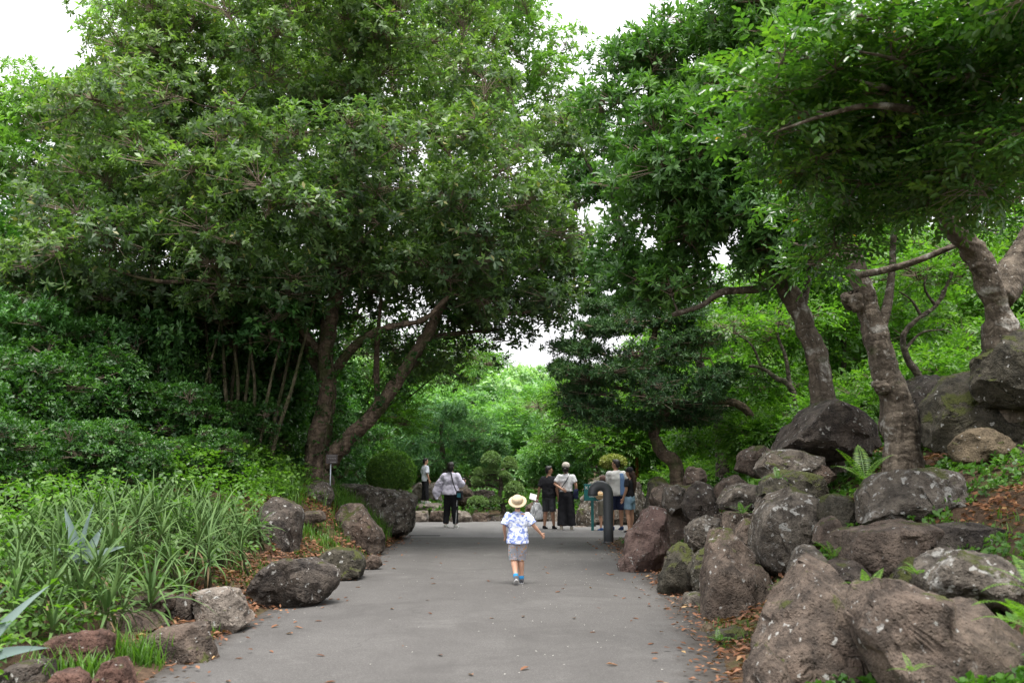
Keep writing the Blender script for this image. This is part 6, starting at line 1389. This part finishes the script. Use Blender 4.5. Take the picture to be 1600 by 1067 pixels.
# --- young man on the garden steps
sp = at(664, 787, 30.8); sp.z = at(664, 786, 30.8).z
person('young man in pale blue T-shirt standing on the garden steps', sp, 1.36, R(-62), arms_down(-.01, .0), STAND, C_BLUEW, C_BLACK, cloth('shoe_white_b', (0.72, 0.72, 0.72)), hairstyle='short', yaw=R(-14), sleeve=.50, sl_r=.085, leg_f=.97, leg_r=(.105, .08), hem=.82, torso=1.1, seed=12)

# --- man in black with the carrier bag
mp = on_ground(858, 827)
mn, HP, hr, hd = person('man in black T-shirt and dark shorts holding a white carrier bag', mp, 1.56, R(-28), dict(L=[(-.27, -.03, 1.12), (-.33, .0, .89)], R=[(.235, -.02, 1.12), (.24, .06, .88)]), STAND, C_BLACK, C_DARK, C_BLACK, SK2, hairstyle='short', yaw=R(-52), sleeve=.48, sl_r=.084, leg_f=.52, leg_r=(.105, .096), hem=.84, torso=1.14, wide=1.06, seed=15)
shoulder_bag('small black bag slung at the waist of the man in black', mn, (.17, .14, .98), (.07, .04, .095), [(-.12, -.03, 1.43), (-.02, .10, 1.30), (.08, .15, 1.15), (.15, .15, 1.06)], C_BLACK, R(-28))
def carrier(label, loc, w_, h_, rz, seed):
    root = empty('carrier_bag', loc, rz); tag(root, label, 'bag'); mb = MB()
    mb.loft([(-h_, w_ * .42, w_ * .20, 0, 0), (-h_ * .93, w_ * .50, w_ * .28, 0, 0), (-h_ * .6, w_ * .48, w_ * .27, 0, 0), (-h_ * .35, w_ * .38, w_ * .18, 0, 0), (-h_ * .18, w_ * .22, w_ * .09, 0, 0)], 20)
    me = bake(mb.mesh('sack'), [('SUBSURF', dict(levels=2, render_levels=2))]); child('sack', wrinkle(me, .045 * w_ / .3, 16, 5, seed), C_BAG, root)
    for sx in (-1, 1):
        mb = MB(); mb.tube([(sx * w_ * .22, 0, -h_ * .20), (sx * w_ * .12, 0, -h_ * .08), (0, 0, 0.0)], [(.022, .006), (.016, .006), (.012, .006)], 8); child('handle', mb.mesh('handle'), C_BAG, root)
hw = mp + Matrix.Rotation(R(-28), 3, 'Z') @ (Vector((-.36, -.02, .80)) * (1.56 / 1.7))
carrier('large white plastic carrier bag held by the man in black', hw, 0.34, 0.50, R(-10), 3)

# --- woman with the white cap
cp = on_ground(885, 828)
cw, HP, hr, hd = person('woman in white T-shirt, pale cap and wide black trousers', cp, 1.62, R(-6), dict(L=[(-.29, -.03, 1.17), (-.10, -.165, 1.05)], R=[(.26, -.03, 1.14), (.25, .03, .92)]), STAND, C_WHITE, C_BLACK, cloth('shoe_cream', (0.55, 0.50, 0.42)), hairstyle='tail', yaw=R(-10), sleeve=.36, sl_r=.080, leg_f=.97, leg_r=(.112, .118), hem=.98, torso=1.06, seed=18)
cap = hat_lathe([(.101, -.01), (.103, .01), (.100, .05), (.080, .09), (.045, .112), (.004, .118)]); o = child('cap', cap.mesh('cap'), C_BEIGE, cw, HP((0, -.005, 1.625))); o.rotation_euler = (R(4), 0, R(-10))
vz = MB(); vz.tube([(-.07, .075, 0), (0, .11, -.006), (.07, .075, 0)], [(.03, .006), (.055, .006), (.03, .006)], 8); child('cap_peak', vz.mesh('cap_peak'), C_BEIGE, o)
shoulder_bag('navy shoulder bag on the hip of the capped woman', cw, (.25, -.03, .92), (.065, .09, .13), [(.10, -.04, 1.435), (.02, -.13, 1.28), (-.10, -.145, 1.10), (-.185, -.05, .99)], C_NAVY, R(-6))

# --- group at the rock by the pipe
vp = on_ground(964, 829)
vm, HP, hr, hd = person('man in grey T-shirt and blue vest looking at the teal sign', vp, 1.72, R(14), dict(L=[(-.23, .05, 1.12), (-.20, .22, 1.0)], R=[(.255, .0, 1.13), (.32, .18, 1.0)]), STAND, C_GREY, C_NAVY, cloth('shoe_navy', (0.03, 0.05, 0.13)), SK2, hairstyle='short', yaw=R(45), sleeve=.52, sl_r=.088, leg_f=.50, leg_r=(.105, .096), hem=.82, torso=1.14, wide=1.05, seed=21)
vs_ = MB(); vs_.loft([(.84, .20, .15, 0.03, 0), (1.05, .19, .145, 0.03, 0), (1.25, .195, .145, 0.025, 0), (1.37, .16, .12, 0.03, 0)], 18)
vme = remesh(vs_, 0.014, 3)
for v_ in vme.vertices:
    if v_.co.x < 0.05: v_.co.x = 0.05
child('vest', vme, C_VEST, vm)
gp_ = on_ground(985, 832)
gl, HP, hr, hd = person('long-haired girl in black top and denim shorts beside the rock', gp_, 1.50, R(58), dict(L=[(-.22, .0, 1.12), (-.20, .10, .90)], R=[(.225, -.02, 1.12), (.22, .02, .88)]), STAND, C_BLACK, C_DENIM, C_BLACK, hair=HAIRB, hairstyle='long', yaw=R(8), sleeve=.34, sl_r=.078, leg_f=.36, leg_r=(.105, .10), hem=.92, seed=24)
cap = hat_lathe([(.100, -.02), (.103, .01), (.098, .055), (.078, .092), (.044, .113), (.004, .119)]); o = child('cap', cap.mesh('cap'), C_BLACK, gl, HP((0, -.008, 1.625)))
carrier('small white plastic bag in the hand of the long-haired girl', gp_ + Matrix.Rotation(R(58), 3, 'Z') @ (Vector((.225, .02, .80)) * (1.5 / 1.7)), 0.15, 0.24, R(70), 5)
kp = on_ground(943, 829)
kd, HP, hr, hd = person('child with brown cap standing half hidden behind the hooked pipe', kp, 1.26, R(35), dict(L=[(-.24, .05, 1.14), (-.23, .27, 1.10)], R=[(.235, -.02, 1.12), (.25, .05, .9)]), STAND, C_GREY, C_KHAKI, C_SBLUE, hairstyle='short', head=1.2, sleeve=.6, sl_r=.085, leg_f=.50, leg_r=(.10, .098), hem=.82, seed=27)
cap = hat_lathe([(.122, -.02), (.126, .012), (.120, .066), (.095, .11), (.05, .135), (.004, .142)]); o = child('cap', cap.mesh('cap'), C_BROWN, kd, HP((0, -.008, 1.625)))
hk = at(937, 774, kp.y - 0.28); bl = MB(); bl.ell((0, 0, 0), (.105, .105, .10), None, 20); root = empty('striped_ball', hk); tag(root, 'small yellow and brown striped ball held out beside the pipe mouth', 'ball'); child('ball', bl.mesh('ball'), M['ball'], root)
bl = MB(); bl.tube([(0.104 * math.cos(a_ * .3491), 0.104 * math.sin(a_ * .3491), 0.0) for a_ in range(19)], .006, 6); child('seam', bl.mesh('seam'), C_BROWN, root)

bpy.data.scenes.remove(BAKE)
